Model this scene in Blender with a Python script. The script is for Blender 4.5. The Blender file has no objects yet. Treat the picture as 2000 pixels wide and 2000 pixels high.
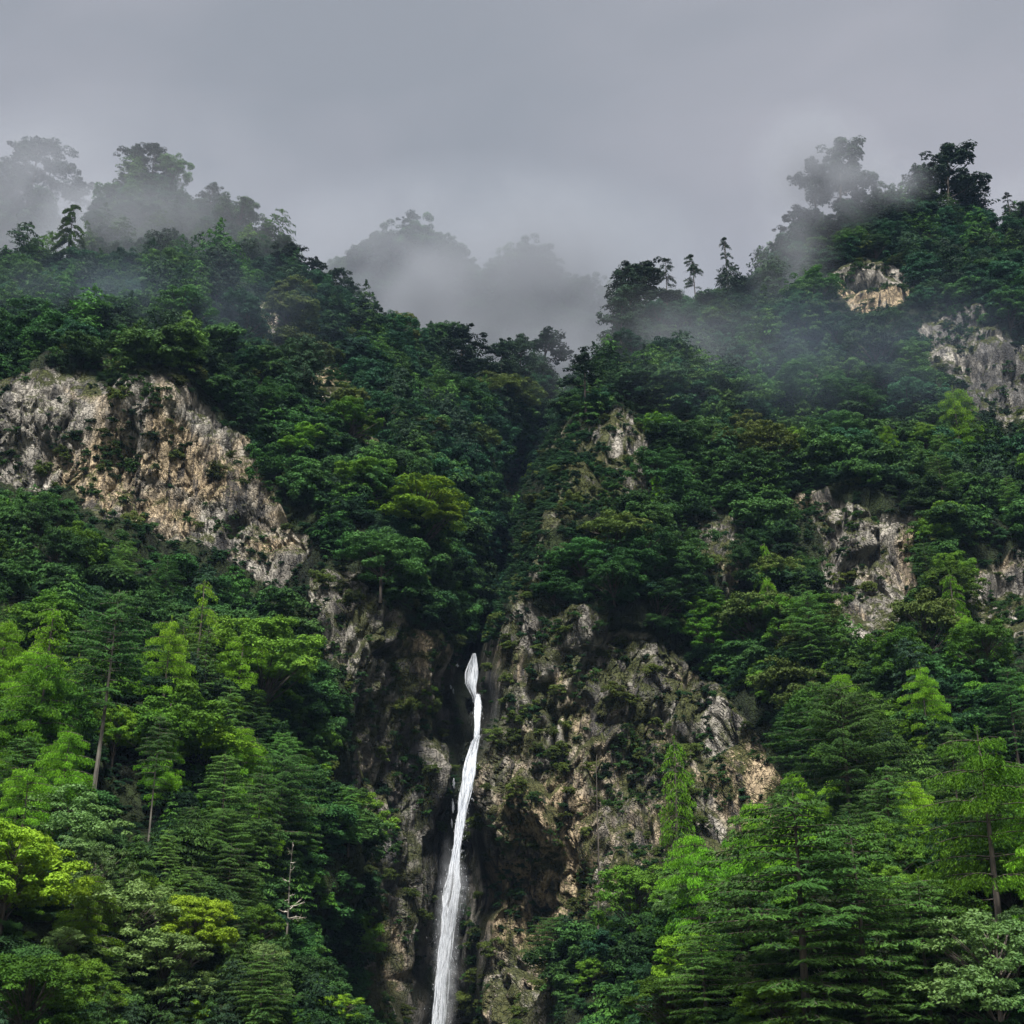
import bpy, math, random
import numpy as np
from mathutils import Vector, Matrix, Euler

random.seed(7)
RNG = np.random.default_rng(11)
scene = bpy.context.scene
COL = scene.collection
F = 2605.0
PITCH = math.radians(22)
CP, SP = math.cos(PITCH), math.sin(PITCH)
CAMZ = 0.0

# ------------------------------------------------------------------ noise
def _h(ix, iy, iz, seed):
    h = (ix.astype(np.uint32) * np.uint32(374761393) + iy.astype(np.uint32) * np.uint32(668265263)
         + iz.astype(np.uint32) * np.uint32(3266489917) + np.uint32((seed * 974711 + 12345) & 0xffffffff))
    h = (h ^ (h >> np.uint32(13))) * np.uint32(1274126177)
    h = (h ^ (h >> np.uint32(16))) * np.uint32(2246822519)
    return h ^ (h >> np.uint32(15))

def hashf(ix, iy, iz, seed):
    return (_h(ix, iy, iz, seed) & np.uint32(0xffffff)).astype(np.float64) / 16777215.0

def vnoise(p, seed=0):
    i = np.floor(p).astype(np.int64)
    f = p - i
    f = f * f * f * (f * (f * 6 - 15) + 10)
    r = 0
    for dx in (0, 1):
        wx = f[..., 0] if dx else 1 - f[..., 0]
        for dy in (0, 1):
            wy = f[..., 1] if dy else 1 - f[..., 1]
            for dz in (0, 1):
                wz = f[..., 2] if dz else 1 - f[..., 2]
                r = r + wx * wy * wz * hashf(i[..., 0] + dx, i[..., 1] + dy, i[..., 2] + dz, seed)
    return r * 2 - 1

def fbm(p, octv=4, seed=0, gain=0.5):
    a, s, t = 1.0, 0, 0
    for o in range(octv):
        s = s + a * vnoise(p * (2.03 ** o) + 13.7 * o, seed + o)
        t += a
        a *= gain
    return s / t

def voro(p, seed=0):
    i = np.floor(p).astype(np.int64)
    n = p.shape[:-1]
    f1 = np.full(n, 9.0); f2 = np.full(n, 9.0)
    cid = np.zeros(n); diff = np.zeros(p.shape)
    for dx in (-1, 0, 1):
        for dy in (-1, 0, 1):
            for dz in (-1, 0, 1):
                cx, cy, cz = i[..., 0] + dx, i[..., 1] + dy, i[..., 2] + dz
                c = np.stack([cx + hashf(cx, cy, cz, seed), cy + hashf(cx, cy, cz, seed + 1),
                              cz + hashf(cx, cy, cz, seed + 2)], -1)
                dv = p - c
                d = np.sqrt((dv ** 2).sum(-1))
                m = d < f1
                f2 = np.where(m, f1, np.minimum(f2, d))
                f1 = np.where(m, d, f1)
                cid = np.where(m, hashf(cx, cy, cz, seed + 3), cid)
                diff = np.where(m[..., None], dv, diff)
    return f1, f2, cid, diff

# ------------------------------------------------------------------ mesh helpers
def mesh_from(name, verts, quads, mat=None, smooth=False, attrs=None):
    verts = np.asarray(verts, dtype=np.float32).reshape(-1, 3)
    quads = np.asarray(quads, dtype=np.int32)
    k = quads.shape[1]
    me = bpy.data.meshes.new(name)
    me.vertices.add(len(verts)); me.vertices.foreach_set('co', verts.ravel())
    me.loops.add(quads.size); me.loops.foreach_set('vertex_index', quads.ravel())
    me.polygons.add(len(quads))
    me.polygons.foreach_set('loop_start', np.arange(0, quads.size, k, dtype=np.int32))
    try:
        me.polygons.foreach_set('loop_total', np.full(len(quads), k, dtype=np.int32))
    except Exception:
        pass
    me.update(calc_edges=True)
    me.polygons.foreach_set('use_smooth', np.full(len(quads), smooth, dtype=bool))
    if attrs:
        for an, av in attrs.items():
            a = me.attributes.new(an, 'FLOAT', 'POINT')
            a.data.foreach_set('value', np.asarray(av, dtype=np.float32).ravel())
    if mat:
        me.materials.append(mat)
    return me

def link(name, me, parent=None):
    o = bpy.data.objects.new(name, me)
    COL.objects.link(o)
    if parent:
        o.parent = parent
    return o

def tag(o, label=None, cat=None, group=None, kind=None):
    if label: o['label'] = label
    if cat: o['category'] = cat
    if group: o['group'] = group
    if kind: o['kind'] = kind
    return o

class MB:
    def __init__(s): s.v = []; s.q = []; s.n = 0
    def add(s, v, q):
        v = np.asarray(v, float).reshape(-1, 3)
        s.v.append(v); s.q.append(np.asarray(q, int) + s.n); s.n += len(v)
    def tube(s, path, radii, sides=6):
        path = np.asarray(path, float); n = len(path)
        t = np.gradient(path, axis=0); t /= np.linalg.norm(t, axis=1)[:, None] + 1e-9
        ref = np.array([0.31, 0.95, 0.05])
        a = np.cross(t, ref); a /= np.linalg.norm(a, axis=1)[:, None] + 1e-9
        b = np.cross(t, a)
        ang = np.arange(sides) * 2 * math.pi / sides
        r = np.asarray(radii, float)[:, None, None]
        ring = path[:, None, :] + r * (np.cos(ang)[None, :, None] * a[:, None, :] + np.sin(ang)[None, :, None] * b[:, None, :])
        q = []
        for i in range(n - 1):
            for j in range(sides):
                k = (j + 1) % sides
                q.append((i * sides + j, i * sides + k, (i + 1) * sides + k, (i + 1) * sides + j))
        s.add(ring.reshape(-1, 3), q)
    def build(s, name, mat, smooth=False):
        return mesh_from(name, np.concatenate(s.v), np.concatenate(s.q), mat, smooth)

def unit(v):
    return v / (np.linalg.norm(v, axis=-1, keepdims=True) + 1e-9)

def leaf_quads(c, nrm, along, ln, wd, bend=0.0):
    """rhombic leaves: c centres, nrm face normals, along direction of the long axis"""
    nrm = unit(nrm)
    a = unit(along - (along * nrm).sum(-1, keepdims=True) * nrm)
    b = np.cross(nrm, a)
    ln = np.broadcast_to(np.asarray(ln, float), (len(c),))[:, None]
    wd = np.broadcast_to(np.asarray(wd, float), (len(c),))[:, None]
    v = np.stack([c - a * ln * .5, c + b * wd * .5 + nrm * ln * bend, c + a * ln * .5, c - b * wd * .5 + nrm * ln * bend], 1)
    q = np.arange(len(c) * 4).reshape(-1, 4)
    return v.reshape(-1, 3), q

# ------------------------------------------------------------------ materials
def newmat(name):
    m = bpy.data.materials.new(name); m.use_nodes = True
    nt = m.node_tree; nt.nodes.clear()
    return m, nt, nt.nodes, nt.links

def N(nt, t, **kw):
    n = nt.nodes.new(t)
    for k, v in kw.items():
        if hasattr(n, k): setattr(n, k, v)
        else: n.inputs[k].default_value = v
    return n

def mixc(nt, fac, a, b):
    m = nt.nodes.new('ShaderNodeMix'); m.data_type = 'RGBA'
    for i, x in ((0, fac), (6, a), (7, b)):
        if isinstance(x, (int, float)): m.inputs[i].default_value = x
        elif isinstance(x, tuple): m.inputs[i].default_value = (*x, 1) if len(x) == 3 else x
        else: nt.links.new(x, m.inputs[i])
    return m.outputs[2]

def ramp(nt, src, p0, p1, v0=0.0, v1=1.0):
    r = nt.nodes.new('ShaderNodeMapRange'); r.clamp = True
    r.inputs[1].default_value = p0; r.inputs[2].default_value = p1
    r.inputs[3].default_value = v0; r.inputs[4].default_value = v1
    nt.links.new(src, r.inputs[0]); return r.outputs[0]

def math_n(nt, op, a, b=0.0):
    m = nt.nodes.new('ShaderNodeMath'); m.operation = op; m.use_clamp = False
    for i, x in ((0, a), (1, b)):
        if isinstance(x, (int, float)): m.inputs[i].default_value = x
        else: nt.links.new(x, m.inputs[i])
    return m.outputs[0]

def foliage_mat(name, dark, light, trans=0.28, rough=0.6, spec=0.10, nscale=0.9):
    m, nt, nd, lk = newmat(name)
    oi = N(nt, 'ShaderNodeObjectInfo'); tc = N(nt, 'ShaderNodeTexCoord'); geo = N(nt, 'ShaderNodeNewGeometry')
    n1 = N(nt, 'ShaderNodeTexNoise'); n1.inputs['Scale'].default_value = nscale; n1.inputs['Detail'].default_value = 3
    lk.new(tc.outputs['Object'], n1.inputs['Vector'])
    n2 = N(nt, 'ShaderNodeTexNoise'); n2.inputs['Scale'].default_value = 0.045; n2.inputs['Detail'].default_value = 2
    lk.new(geo.outputs['Position'], n2.inputs['Vector'])
    f = ramp(nt, n1.outputs[0], .3, .7)
    f = math_n(nt, 'MULTIPLY', f, .5)
    isl = math_n(nt, 'MULTIPLY', geo.outputs['Random Per Island'], .28)
    rr = math_n(nt, 'MULTIPLY', oi.outputs['Random'], .22)
    f = math_n(nt, 'ADD', f, isl); f = math_n(nt, 'ADD', f, rr)
    c = mixc(nt, f, dark, light)
    # old yellowing tone on some plants, bluish on others
    hsv = N(nt, 'ShaderNodeHueSaturation')
    lk.new(ramp(nt, n2.outputs[0], .35, .65, .478, .510), hsv.inputs['Hue'])
    lk.new(ramp(nt, oi.outputs['Random'], 0, 1, .62, 1.4), hsv.inputs['Value'])
    hsv.inputs['Saturation'].default_value = 1.0
    lk.new(c, hsv.inputs['Color'])
    bs = N(nt, 'ShaderNodeBsdfPrincipled')
    bs.inputs['Roughness'].default_value = rough
    bs.inputs['Specular IOR Level'].default_value = spec
    lk.new(hsv.outputs[0], bs.inputs['Base Color'])
    tr = N(nt, 'ShaderNodeBsdfTranslucent'); lk.new(hsv.outputs[0], tr.inputs['Color'])
    mx = N(nt, 'ShaderNodeMixShader'); mx.inputs[0].default_value = trans
    lk.new(bs.outputs[0], mx.inputs[1]); lk.new(tr.outputs[0], mx.inputs[2])
    out = N(nt, 'ShaderNodeOutputMaterial'); lk.new(mx.outputs[0], out.inputs[0])
    return m

def bark_mat(name, dark, light, scale=3.0):
    m, nt, nd, lk = newmat(name)
    tc = N(nt, 'ShaderNodeTexCoord'); mp = N(nt, 'ShaderNodeMapping'); mp.inputs['Scale'].default_value = (1, 1, .18)
    lk.new(tc.outputs['Object'], mp.inputs[0])
    n = N(nt, 'ShaderNodeTexNoise'); n.inputs['Scale'].default_value = scale; n.inputs['Detail'].default_value = 5
    lk.new(mp.outputs[0], n.inputs['Vector'])
    c = mixc(nt, ramp(nt, n.outputs[0], .35, .65), dark, light)
    bs = N(nt, 'ShaderNodeBsdfPrincipled'); bs.inputs['Roughness'].default_value = .9
    lk.new(c, bs.inputs['Base Color'])
    bp = N(nt, 'ShaderNodeBump'); bp.inputs['Strength'].default_value = .6; bp.inputs['Distance'].default_value = .08
    lk.new(n.outputs[0], bp.inputs['Height']); lk.new(bp.outputs[0], bs.inputs['Normal'])
    out = N(nt, 'ShaderNodeOutputMaterial'); lk.new(bs.outputs[0], out.inputs[0])
    return m

M = {}
M['broad'] = foliage_mat('broad_leaf', (.011, .042, .006), (.105, .235, .020), nscale=.7)
M['bright'] = foliage_mat('bright_leaf', (.032, .10, .006), (.24, .41, .026), trans=.34, nscale=.7)
M['pale'] = foliage_mat('pale_leaf', (.022, .060, .014), (.12, .21, .055), trans=.35, spec=.2, rough=.5)
M['fir'] = foliage_mat('fir_needle', (.005, .022, .007), (.066, .165, .024), trans=.2, nscale=.8)
M['larch'] = foliage_mat('larch_needle', (.032, .11, .006), (.19, .40, .022), trans=.34, nscale=.6)
M['pine'] = foliage_mat('pine_needle', (.006, .018, .010), (.022, .050, .020), trans=.15)
M['shrub'] = foliage_mat('shrub_leaf', (.005, .021, .008), (.052, .135, .028), nscale=.55)
M['shrub_dark'] = foliage_mat('dark_shrub_leaf', (.004, .015, .008), (.028, .080, .024), nscale=.5)
M['upland_shade'] = foliage_mat('upland_shade_leaf', (.004, .017, .011), (.030, .096, .040), nscale=.55)  # leaf colour darkened and blued: haze and cloud shade painted in
M['shrub_olive'] = foliage_mat('olive_shrub_leaf', (.022, .036, .008), (.085, .125, .024), nscale=.6)
M['bark'] = bark_mat('bark', (.020, .015, .011), (.085, .068, .050))
M['bark_grey'] = bark_mat('grey_bark', (.035, .030, .024), (.13, .115, .09))
M['bark_pale'] = bark_mat('bleached_wood', (.16, .14, .10), (.46, .42, .34))

def rock_mat():
    m, nt, nd, lk = newmat('cliff_rock')
    geo = N(nt, 'ShaderNodeNewGeometry')
    rk = N(nt, 'ShaderNodeAttribute', attribute_name='rock'); wet = N(nt, 'ShaderNodeAttribute', attribute_name='wet')
    tan = N(nt, 'ShaderNodeAttribute', attribute_name='tan'); mossa = N(nt, 'ShaderNodeAttribute', attribute_name='moss'); drk = N(nt, 'ShaderNodeAttribute', attribute_name='dark')
    def noise(s, d, mapping=None, dist=0.0, rough=.55):
        n = N(nt, 'ShaderNodeTexNoise'); n.inputs['Scale'].default_value = s; n.inputs['Detail'].default_value = d
        n.inputs['Distortion'].default_value = dist; n.inputs['Roughness'].default_value = rough
        if mapping:
            mp = N(nt, 'ShaderNodeMapping'); mp.inputs['Scale'].default_value = mapping; mp.inputs['Rotation'].default_value = (0, .35, 0)
            lk.new(geo.outputs['Position'], mp.inputs[0]); lk.new(mp.outputs[0], n.inputs['Vector'])
        else:
            lk.new(geo.outputs['Position'], n.inputs['Vector'])
        return n.outputs[0]
    big = noise(.07, 4, None, .6)
    mid = noise(.26, 6, (1, 1, .40), .8, .62)
    fine = noise(2.6, 5, (1, 1, .55), .3, .7)
    streak = noise(.55, 5, (1.2, 1, .16), .5, .6)
    c = mixc(nt, ramp(nt, mid, .33, .66), (.105, .095, .082), (.44, .40, .335))
    c = mixc(nt, ramp(nt, math_n(nt, 'ADD', big, math_n(nt, 'MULTIPLY', tan.outputs['Fac'], .22)), .55, .67), c, mixc(nt, ramp(nt, fine, .3, .7), (.24, .175, .10), (.52, .405, .26)))
    c = mixc(nt, ramp(nt, fine, .52, .38, 0, .55), c, (.055, .05, .046))
    c = mixc(nt, ramp(nt, streak, .49, .40, 0, .9), c, (.040, .038, .036))       # dark lichen and seepage streaks
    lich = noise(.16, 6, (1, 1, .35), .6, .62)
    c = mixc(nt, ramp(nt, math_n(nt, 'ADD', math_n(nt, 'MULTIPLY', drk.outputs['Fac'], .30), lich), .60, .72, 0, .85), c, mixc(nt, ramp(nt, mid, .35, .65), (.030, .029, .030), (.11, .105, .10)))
    # moss
    sep = N(nt, 'ShaderNodeSeparateXYZ'); lk.new(geo.outputs['Normal'], sep.inputs[0])
    mo = math_n(nt, 'ADD', math_n(nt, 'ADD', ramp(nt, sep.outputs[2], .15, .75, 0, .30), math_n(nt, 'MULTIPLY', mossa.outputs['Fac'], .13)), noise(.33, 5, None, .5))
    mossc = mixc(nt, ramp(nt, fine, .3, .7), (.016, .022, .006), (.062, .068, .016))
    c = mixc(nt, ramp(nt, mo, .58, .70, 0, .92), c, mossc)
    c = mixc(nt, math_n(nt, 'MULTIPLY', wet.outputs['Fac'], .8), c, (.018, .018, .016))
    soil = mixc(nt, ramp(nt, mid, .35, .65), (.008, .010, .006), (.022, .032, .010))
    c = mixc(nt, ramp(nt, rk.outputs['Fac'], .25, .6), soil, c)
    bs = N(nt, 'ShaderNodeBsdfPrincipled')
    lk.new(c, bs.inputs['Base Color'])
    lk.new(ramp(nt, wet.outputs['Fac'], 0, 1, .88, .35), bs.inputs['Roughness'])
    lk.new(ramp(nt, wet.outputs['Fac'], 0, 1, .12, .28), bs.inputs['Specular IOR Level'])
    vo = N(nt, 'ShaderNodeTexVoronoi', feature='DISTANCE_TO_EDGE'); vo.inputs['Scale'].default_value = 1.3
    mp = N(nt, 'ShaderNodeMapping'); mp.inputs['Scale'].default_value = (1, 1, .38); mp.inputs['Rotation'].default_value = (.2, .5, 0)
    wn = N(nt, 'ShaderNodeTexNoise'); wn.inputs['Scale'].default_value = .8; wn.inputs['Detail'].default_value = 3
    lk.new(geo.outputs['Position'], wn.inputs['Vector'])
    va = N(nt, 'ShaderNodeVectorMath', operation='ADD'); lk.new(geo.outputs['Position'], va.inputs[0]); wsc = N(nt, 'ShaderNodeVectorMath', operation='SCALE'); wsc.inputs['Scale'].default_value = 3.2; lk.new(wn.outputs['Color'], wsc.inputs[0]); lk.new(wsc.outputs[0], va.inputs[1])
    lk.new(va.outputs[0], mp.inputs[0]); lk.new(mp.outputs[0], vo.inputs['Vector'])
    hgt = math_n(nt, 'ADD', ramp(nt, vo.outputs[0], 0, .12), math_n(nt, 'MULTIPLY', fine, .8))
    bp = N(nt, 'ShaderNodeBump'); bp.inputs['Strength'].default_value = 1.0; bp.inputs['Distance'].default_value = .35
    lk.new(hgt, bp.inputs['Height']); lk.new(bp.outputs[0], bs.inputs['Normal'])
    out = N(nt, 'ShaderNodeOutputMaterial'); lk.new(bs.outputs[0], out.inputs[0])
    return m
M['rock'] = rock_mat()

# ------------------------------------------------------------------ view geometry used to lay out the valley
def P(px, py, D):
    X = (np.asarray(px, float) - 1000) / F; Y = (1000 - np.asarray(py, float)) / F
    D = np.asarray(D, float)
    return np.stack([X * D, D * (CP - Y * SP), D * (SP + Y * CP)], -1)

def tps(pts):
    A = np.array(pts, float); n = len(A)
    xy = A[:, :2] / 1000; z = np.log(A[:, 2])
    d = np.linalg.norm(xy[:, None] - xy[None], axis=-1)
    K = np.where(d > 0, d * d * np.log(d + 1e-12), 0) + np.eye(n) * 2e-3
    Pm = np.hstack([np.ones((n, 1)), xy])
    L = np.block([[K, Pm], [Pm.T, np.zeros((3, 3))]])
    w = np.linalg.solve(L, np.concatenate([z, np.zeros(3)]))
    def ev(px, py):
        x = np.asarray(px, float) / 1000; y = np.asarray(py, float) / 1000
        r = w[n] + w[n + 1] * x + w[n + 2] * y
        for i in range(n):
            dd = np.sqrt((x - xy[i, 0]) ** 2 + (y - xy[i, 1]) ** 2)
            r = r + w[i] * dd * dd * np.log(dd + 1e-12)
        return np.exp(r)
    return ev

LEFT = tps([(-700,2250,80),(-700,1500,120),(-700,900,190),(-700,450,330),
 (0,2250,76),(0,1700,105),(0,1300,140),(0,1080,175),(0,950,196),(0,760,203),(0,650,240),(0,520,290),
 (300,2250,80),(300,1700,115),(300,1300,150),(300,1090,185),(300,950,197),(300,790,203),(300,650,245),(300,500,310),(280,335,350),
 (600,2250,92),(600,1700,138),(600,1450,160),(600,1200,180),(600,1050,190),(600,850,215),(600,700,255),(600,520,310),
 (760,2250,135),(740,1800,165),(760,1500,175),(800,1300,180),(790,1180,184),(790,960,215),(760,760,270),(760,630,320),
 (880,2250,174),(870,1800,180),(885,1500,187),(915,1380,196),(925,1290,204),(920,1200,222),(940,1050,252),(950,900,290),
 (1000,760,340),(900,710,370),(1100,745,390),(1150,1000,300),(1250,1300,250),(1400,700,420),(1300,2250,230)])
RIGHT = tps([(800,2200,170),(930,2250,165),(940,1800,172),(940,1500,178),(960,1300,184),(1030,1130,190),(1080,980,200),(1120,850,225),(1185,700,265),
 (1200,620,290),(1400,570,320),(1100,2250,118),(1100,1860,162),(1100,1500,173),(1200,1250,181),(1250,1150,186),(1250,1020,205),(1300,850,230),(1300,700,270),
 (1400,2250,82),(1400,1850,115),(1400,1650,152),(1400,1450,173),(1400,1200,190),(1450,1000,210),(1500,800,245),(1550,650,285),(1580,430,330),
 (1700,2250,76),(1700,1800,100),(1700,1500,135),(1700,1300,165),(1700,1200,190),(1700,1000,203),(1700,900,215),(1700,750,250),(1700,620,285),(1700,530,302),(1750,400,340),
 (2000,2250,72),(2000,1700,105),(2000,1400,150),(2000,1150,195),(2000,900,225),(2000,800,250),(2000,620,280),(2000,430,340),
 (2700,2250,72),(2700,1500,130),(2700,900,215),(2700,380,340)])
EDGE = np.array([(400,1230),(600,1195),(700,1175),(850,1108),(1000,1062),(1120,1020),(1230,975),(1300,952),(1400,945),(1600,925),(2300,925)], float)
FALLX = np.array([(1100,935),(1240,925),(1290,928),(1330,918),(1365,932),(1440,930),(1500,915),(1580,900),(1700,885),(1850,872),(2000,858),(2300,845)], float)

def smooth(x, a, b):
    t = np.clip((x - a) / (b - a), 0, 1); return t * t * (3 - 2 * t)

def depth(px, py):
    e = np.interp(py, EDGE[:, 0], EDGE[:, 1]) + 9 * np.sin(py / 53.0) + 14 * fbm(np.stack([px / 70, py / 70, px * 0], -1), 3, 91)
    t = smooth(px, e - np.interp(py, [720, 860, 1150], [16, 45, 30]), e + 16)
    d = LEFT(px, py) * (1 - t) + RIGHT(px, py) * t
    fx = np.interp(py, FALLX[:, 0], FALLX[:, 1])
    ch = np.exp(-((px - fx) / 38.0) ** 2) * smooth(py, 1180, 1300)
    gx = np.interp(py, [700, 760, 860, 1000, 1100, 1200, 1260, 1330], [1130, 1100, 1035, 985, 955, 932, 925, 925])
    gw = np.interp(py, [700, 900, 1100, 1280], [26, 48, 46, 26])
    cleft = np.exp(-((px - gx) / gw) ** 2) * smooth(py, 720, 820) * (1 - smooth(py, 1250, 1330))
    return d + 5 * ch + 34 * cleft, ch

TOP = np.array([(-700,460),(-100,540),(0,545),(60,525),(120,530),(165,520),(182,480),(200,410),(240,362),(325,362),(365,400),(420,430),(480,465),(520,500),(560,528),
 (640,580),(700,626),(760,664),(830,700),(900,730),(1000,746),(1100,768),(1170,760),(1190,690),(1230,655),(1300,618),(1400,596),(1490,566),(1512,515),
 (1560,450),(1640,428),(1750,422),(1850,424),(1930,444),(1960,474),(2050,450),(2700,400)], float)

POLY = {
 'R1': [(-120,765),(60,745),(150,765),(230,790),(300,800),(390,825),(430,860),(480,880),(520,960),(560,1000),(600,1080),(560,1150),(480,1110),(400,1080),(330,1090),(240,1080),(180,1020),(150,960),(60,955),(-120,950)],
 'R2': [(620,1110),(700,1110),(760,1200),(850,1260),(900,1300),(905,1400),(890,1500),(870,1640),(850,1800),(850,2250),(770,2250),(760,1800),(740,1690),(720,1570),(690,1490),(680,1390),(650,1290),(610,1200)],
 'R3': [(950,1260),(1010,1185),(1100,1190),(1200,1220),(1290,1240),(1350,1300),(1440,1380),(1480,1480),(1500,1600),(1400,1690),(1250,1710),(1180,1770),(1080,1830),(1070,2250),(860,2250),(900,1700),(925,1450)],
 'R4': [(1065,880),(1110,840),(1260,850),(1270,950),(1180,1000),(1090,1050),(1030,1090),(1070,960)],
 'R5': [(1540,955),(1600,930),(1680,970),(1780,1000),(1800,1100),(1790,1200),(1700,1240),(1620,1190),(1620,1060)],
 'R6': [(1620,545),(1690,515),(1760,535),(1800,590),(1760,625),(1680,628),(1630,590)],
 'R7': [(1780,640),(1900,620),(1960,660),(2100,700),(2100,830),(1920,800),(1870,740),(1800,700)],
 'R8': [(1370,1020),(1430,1010),(1460,1100),(1420,1170),(1380,1120)],
 'R9': [(1890,1110),(2100,1100),(2100,1290),(1950,1270),(1890,1190)],
 'R10': [(600,715),(650,705),(690,760),(640,790),(605,770)],
 'R11': [(945,920),(1020,920),(1040,1000),(970,1005)],
 'R12': [(500,600),(560,590),(570,650),(515,660)],
 'R14': [(1005,1150),(1045,1070),(1075,1060),(1040,1180),(985,1270)],
 'R13': [(690,820),(740,830),(750,900),(700,890)],
}
def inpoly(px, py, poly):
    r = np.zeros(px.shape, bool); n = len(poly)
    for i in range(n):
        x1, y1 = poly[i]; x2, y2 = poly[(i + 1) % n]
        if y1 == y2: continue
        c = ((y1 > py) != (y2 > py)) & (px < (x2 - x1) * (py - y1) / (y2 - y1) + x1)
        r ^= c
    return r

def rockmask(px, py):
    q = np.stack([px / 60, py / 60, px * 0], -1)
    wx = px + 26 * fbm(q, 4, 31); wy = py + 26 * fbm(q, 4, 57)
    r = np.zeros(px.shape)
    for k, pl in POLY.items():
        r = np.maximum(r, inpoly(wx, wy, pl).astype(float))
    return r

def grid_normals(G):
    du = np.gradient(G, axis=1); dv = np.gradient(G, axis=0)
    n = unit(np.cross(du, dv))
    return n

def grid_quads(R, Cn):
    i = np.arange(R * Cn).reshape(R, Cn)
    return np.stack([i[:-1, :-1], i[1:, :-1], i[1:, 1:], i[:-1, 1:]], -1).reshape(-1, 4)

def box3(a):
    b = a.copy()
    b[1:-1] = (a[:-2] + a[1:-1] * 2 + a[2:]) / 4
    c = b.copy()
    c[:, 1:-1] = (b[:, :-2] + b[:, 1:-1] * 2 + b[:, 2:]) / 4
    return c

class Sheet: pass
def build_main():
    cols = np.concatenate([np.arange(-700, -20, 14), np.arange(-20, 2020, 2.6), np.arange(2020, 2701, 14)])
    rows = np.linspace(0, 1, 600)
    BOT = 2250.0
    top = np.interp(cols, TOP[:, 0], TOP[:, 1]) + 5 * np.sin(cols / 17.0) + 3 * np.sin(cols / 6.1)
    py = top[None] + (BOT - top[None]) * rows[:, None]
    px = np.broadcast_to(cols[None], py.shape).copy()
    D, ch = depth(px, py)
    G = P(px, py, D)
    rk = rockmask(px, py)
    for _ in range(2): rk = box3(rk)
    base = G.copy()
    for _ in range(14): base = box3(base)
    nrm = grid_normals(base)
    if nrm[300, 400, 1] > 0: nrm = -nrm
    G = G + nrm * ((6.5 * fbm(G / 30, 3, 3) + 3.4 * fbm(G / 9, 2, 9) * (1 - .4 * rk)) * (1 - .8 * ch) * (.25 + .75 * smooth(py - top[None], 5, 130)))[..., None]
    stretch = np.linalg.norm(np.gradient(base, axis=1), axis=-1) / np.gradient(cols)[None] / (D / F)
    calm = 1 / (1 + np.maximum(stretch - 1.6, 0) * .35)
    cell = np.maximum(np.linalg.norm(np.gradient(base, axis=1), axis=-1), np.linalg.norm(np.gradient(base, axis=0), axis=-1))
    for _ in range(4): cell = box3(cell)
    res = lambda L_: np.clip(L_ / (5.0 * cell), 0, 1) ** 2
    # fractured rock
    w = np.stack([fbm(G / 6, 3, 101), fbm(G / 6, 3, 131), fbm(G / 6, 3, 171)], -1)
    q = G + 1.6 * w
    a = math.radians(12)
    q = np.stack([q[..., 0] * math.cos(a) - q[..., 2] * math.sin(a), q[..., 1], q[..., 0] * math.sin(a) + q[..., 2] * math.cos(a)], -1)
    disp = np.zeros(px.shape)
    for s, amp, wdt, crk, sd in ((9, 2.0, .10, .9, 5), (3.6, 1.3, .12, .55, 15), (1.5, .55, .14, .3, 25), (.7, .22, .15, .12, 35)):
        f1, f2, cid, df = voro(q / np.array([s, s, s * 2.5]), sd)
        tilt = (df * np.stack([np.sin(cid * 40), np.cos(cid * 23), np.sin(cid * 71)], -1)).sum(-1)
        sl = 1 - (.62 if s > 3 else .2) * (px < 540) * (py < 1130)
        disp += res(s) * (sl * amp * ((cid - .5) + .9 * tilt) - crk * np.exp(-(f2 - f1) / wdt))
    disp += 1.1 * fbm(G / np.array([2.5, 2.5, 6]), 3, 77) * res(2.0) + .8 * fbm(G / 7, 2, 78) * res(5.0)
    G = G + nrm * (disp * calm * (.25 + .75 * rk) * (1 - .45 * ch))[..., None]
    # relax the sheet where it turns edge-on, so that no sawtooth is left there
    for rep in range(2):
        st = np.maximum(np.linalg.norm(np.gradient(G, axis=1), axis=-1) / np.gradient(cols)[None], np.linalg.norm(np.gradient(G, axis=0), axis=-1) / np.maximum(np.gradient(py, axis=0), .5)) / (D / F)
        w_ = smooth(st, 3.0 if rep == 0 else 4.0, 6.5)
        for _ in range(5): w_ = np.maximum(w_, box3(w_))
        w_ = w_[..., None]
        for _ in range(10): G = G * (1 - w_) + box3(G) * w_
    # the small cave under the right crest, and ledges that overhang
    cave = np.exp(-(((px - 1688) / 42) ** 2 + ((py - 556) / 13) ** 2) ** 1.5)
    cave2 = np.exp(-(((px - 462) / 20) ** 2 + ((py - 1020 + (px - 462) * .5) / 13) ** 2) ** 1.5) + np.exp(-(((px - 770) / 36) ** 2 + ((py - 1272) / 12) ** 2) ** 1.5)
    G = G - nrm * (9 * cave + 5 * cave2)[..., None]
    wet = np.clip(np.exp(-((px - np.interp(py, FALLX[:, 0], FALLX[:, 1])) / 50.0) ** 2) * smooth(py, 1200, 1330) * 1.1, 0, 1)
    tn = np.exp(-(((px - 330) / 220) ** 2 + ((py - 960) / 120) ** 2)) * .4 + np.exp(-(((px - 1120) / 200) ** 2 + ((py - 1620) / 220) ** 2)) * .7 + np.exp(-(((px - 1450) / 60) ** 2 + ((py - 1530) / 90) ** 2)) * 1.6 \
        + np.exp(-(((px - 1010) / 60) ** 2 + ((py - 1780) / 70) ** 2)) * 1.6 + np.exp(-(((px - 1690) / 80) ** 2 + ((py - 600) / 40) ** 2)) - .9 * np.exp(-(((px - 1900) / 120) ** 2 + ((py - 700) / 90) ** 2)) \
        + .5 * np.exp(-(((px - 640) / 60) ** 2 + ((py - 740) / 60) ** 2))
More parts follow.
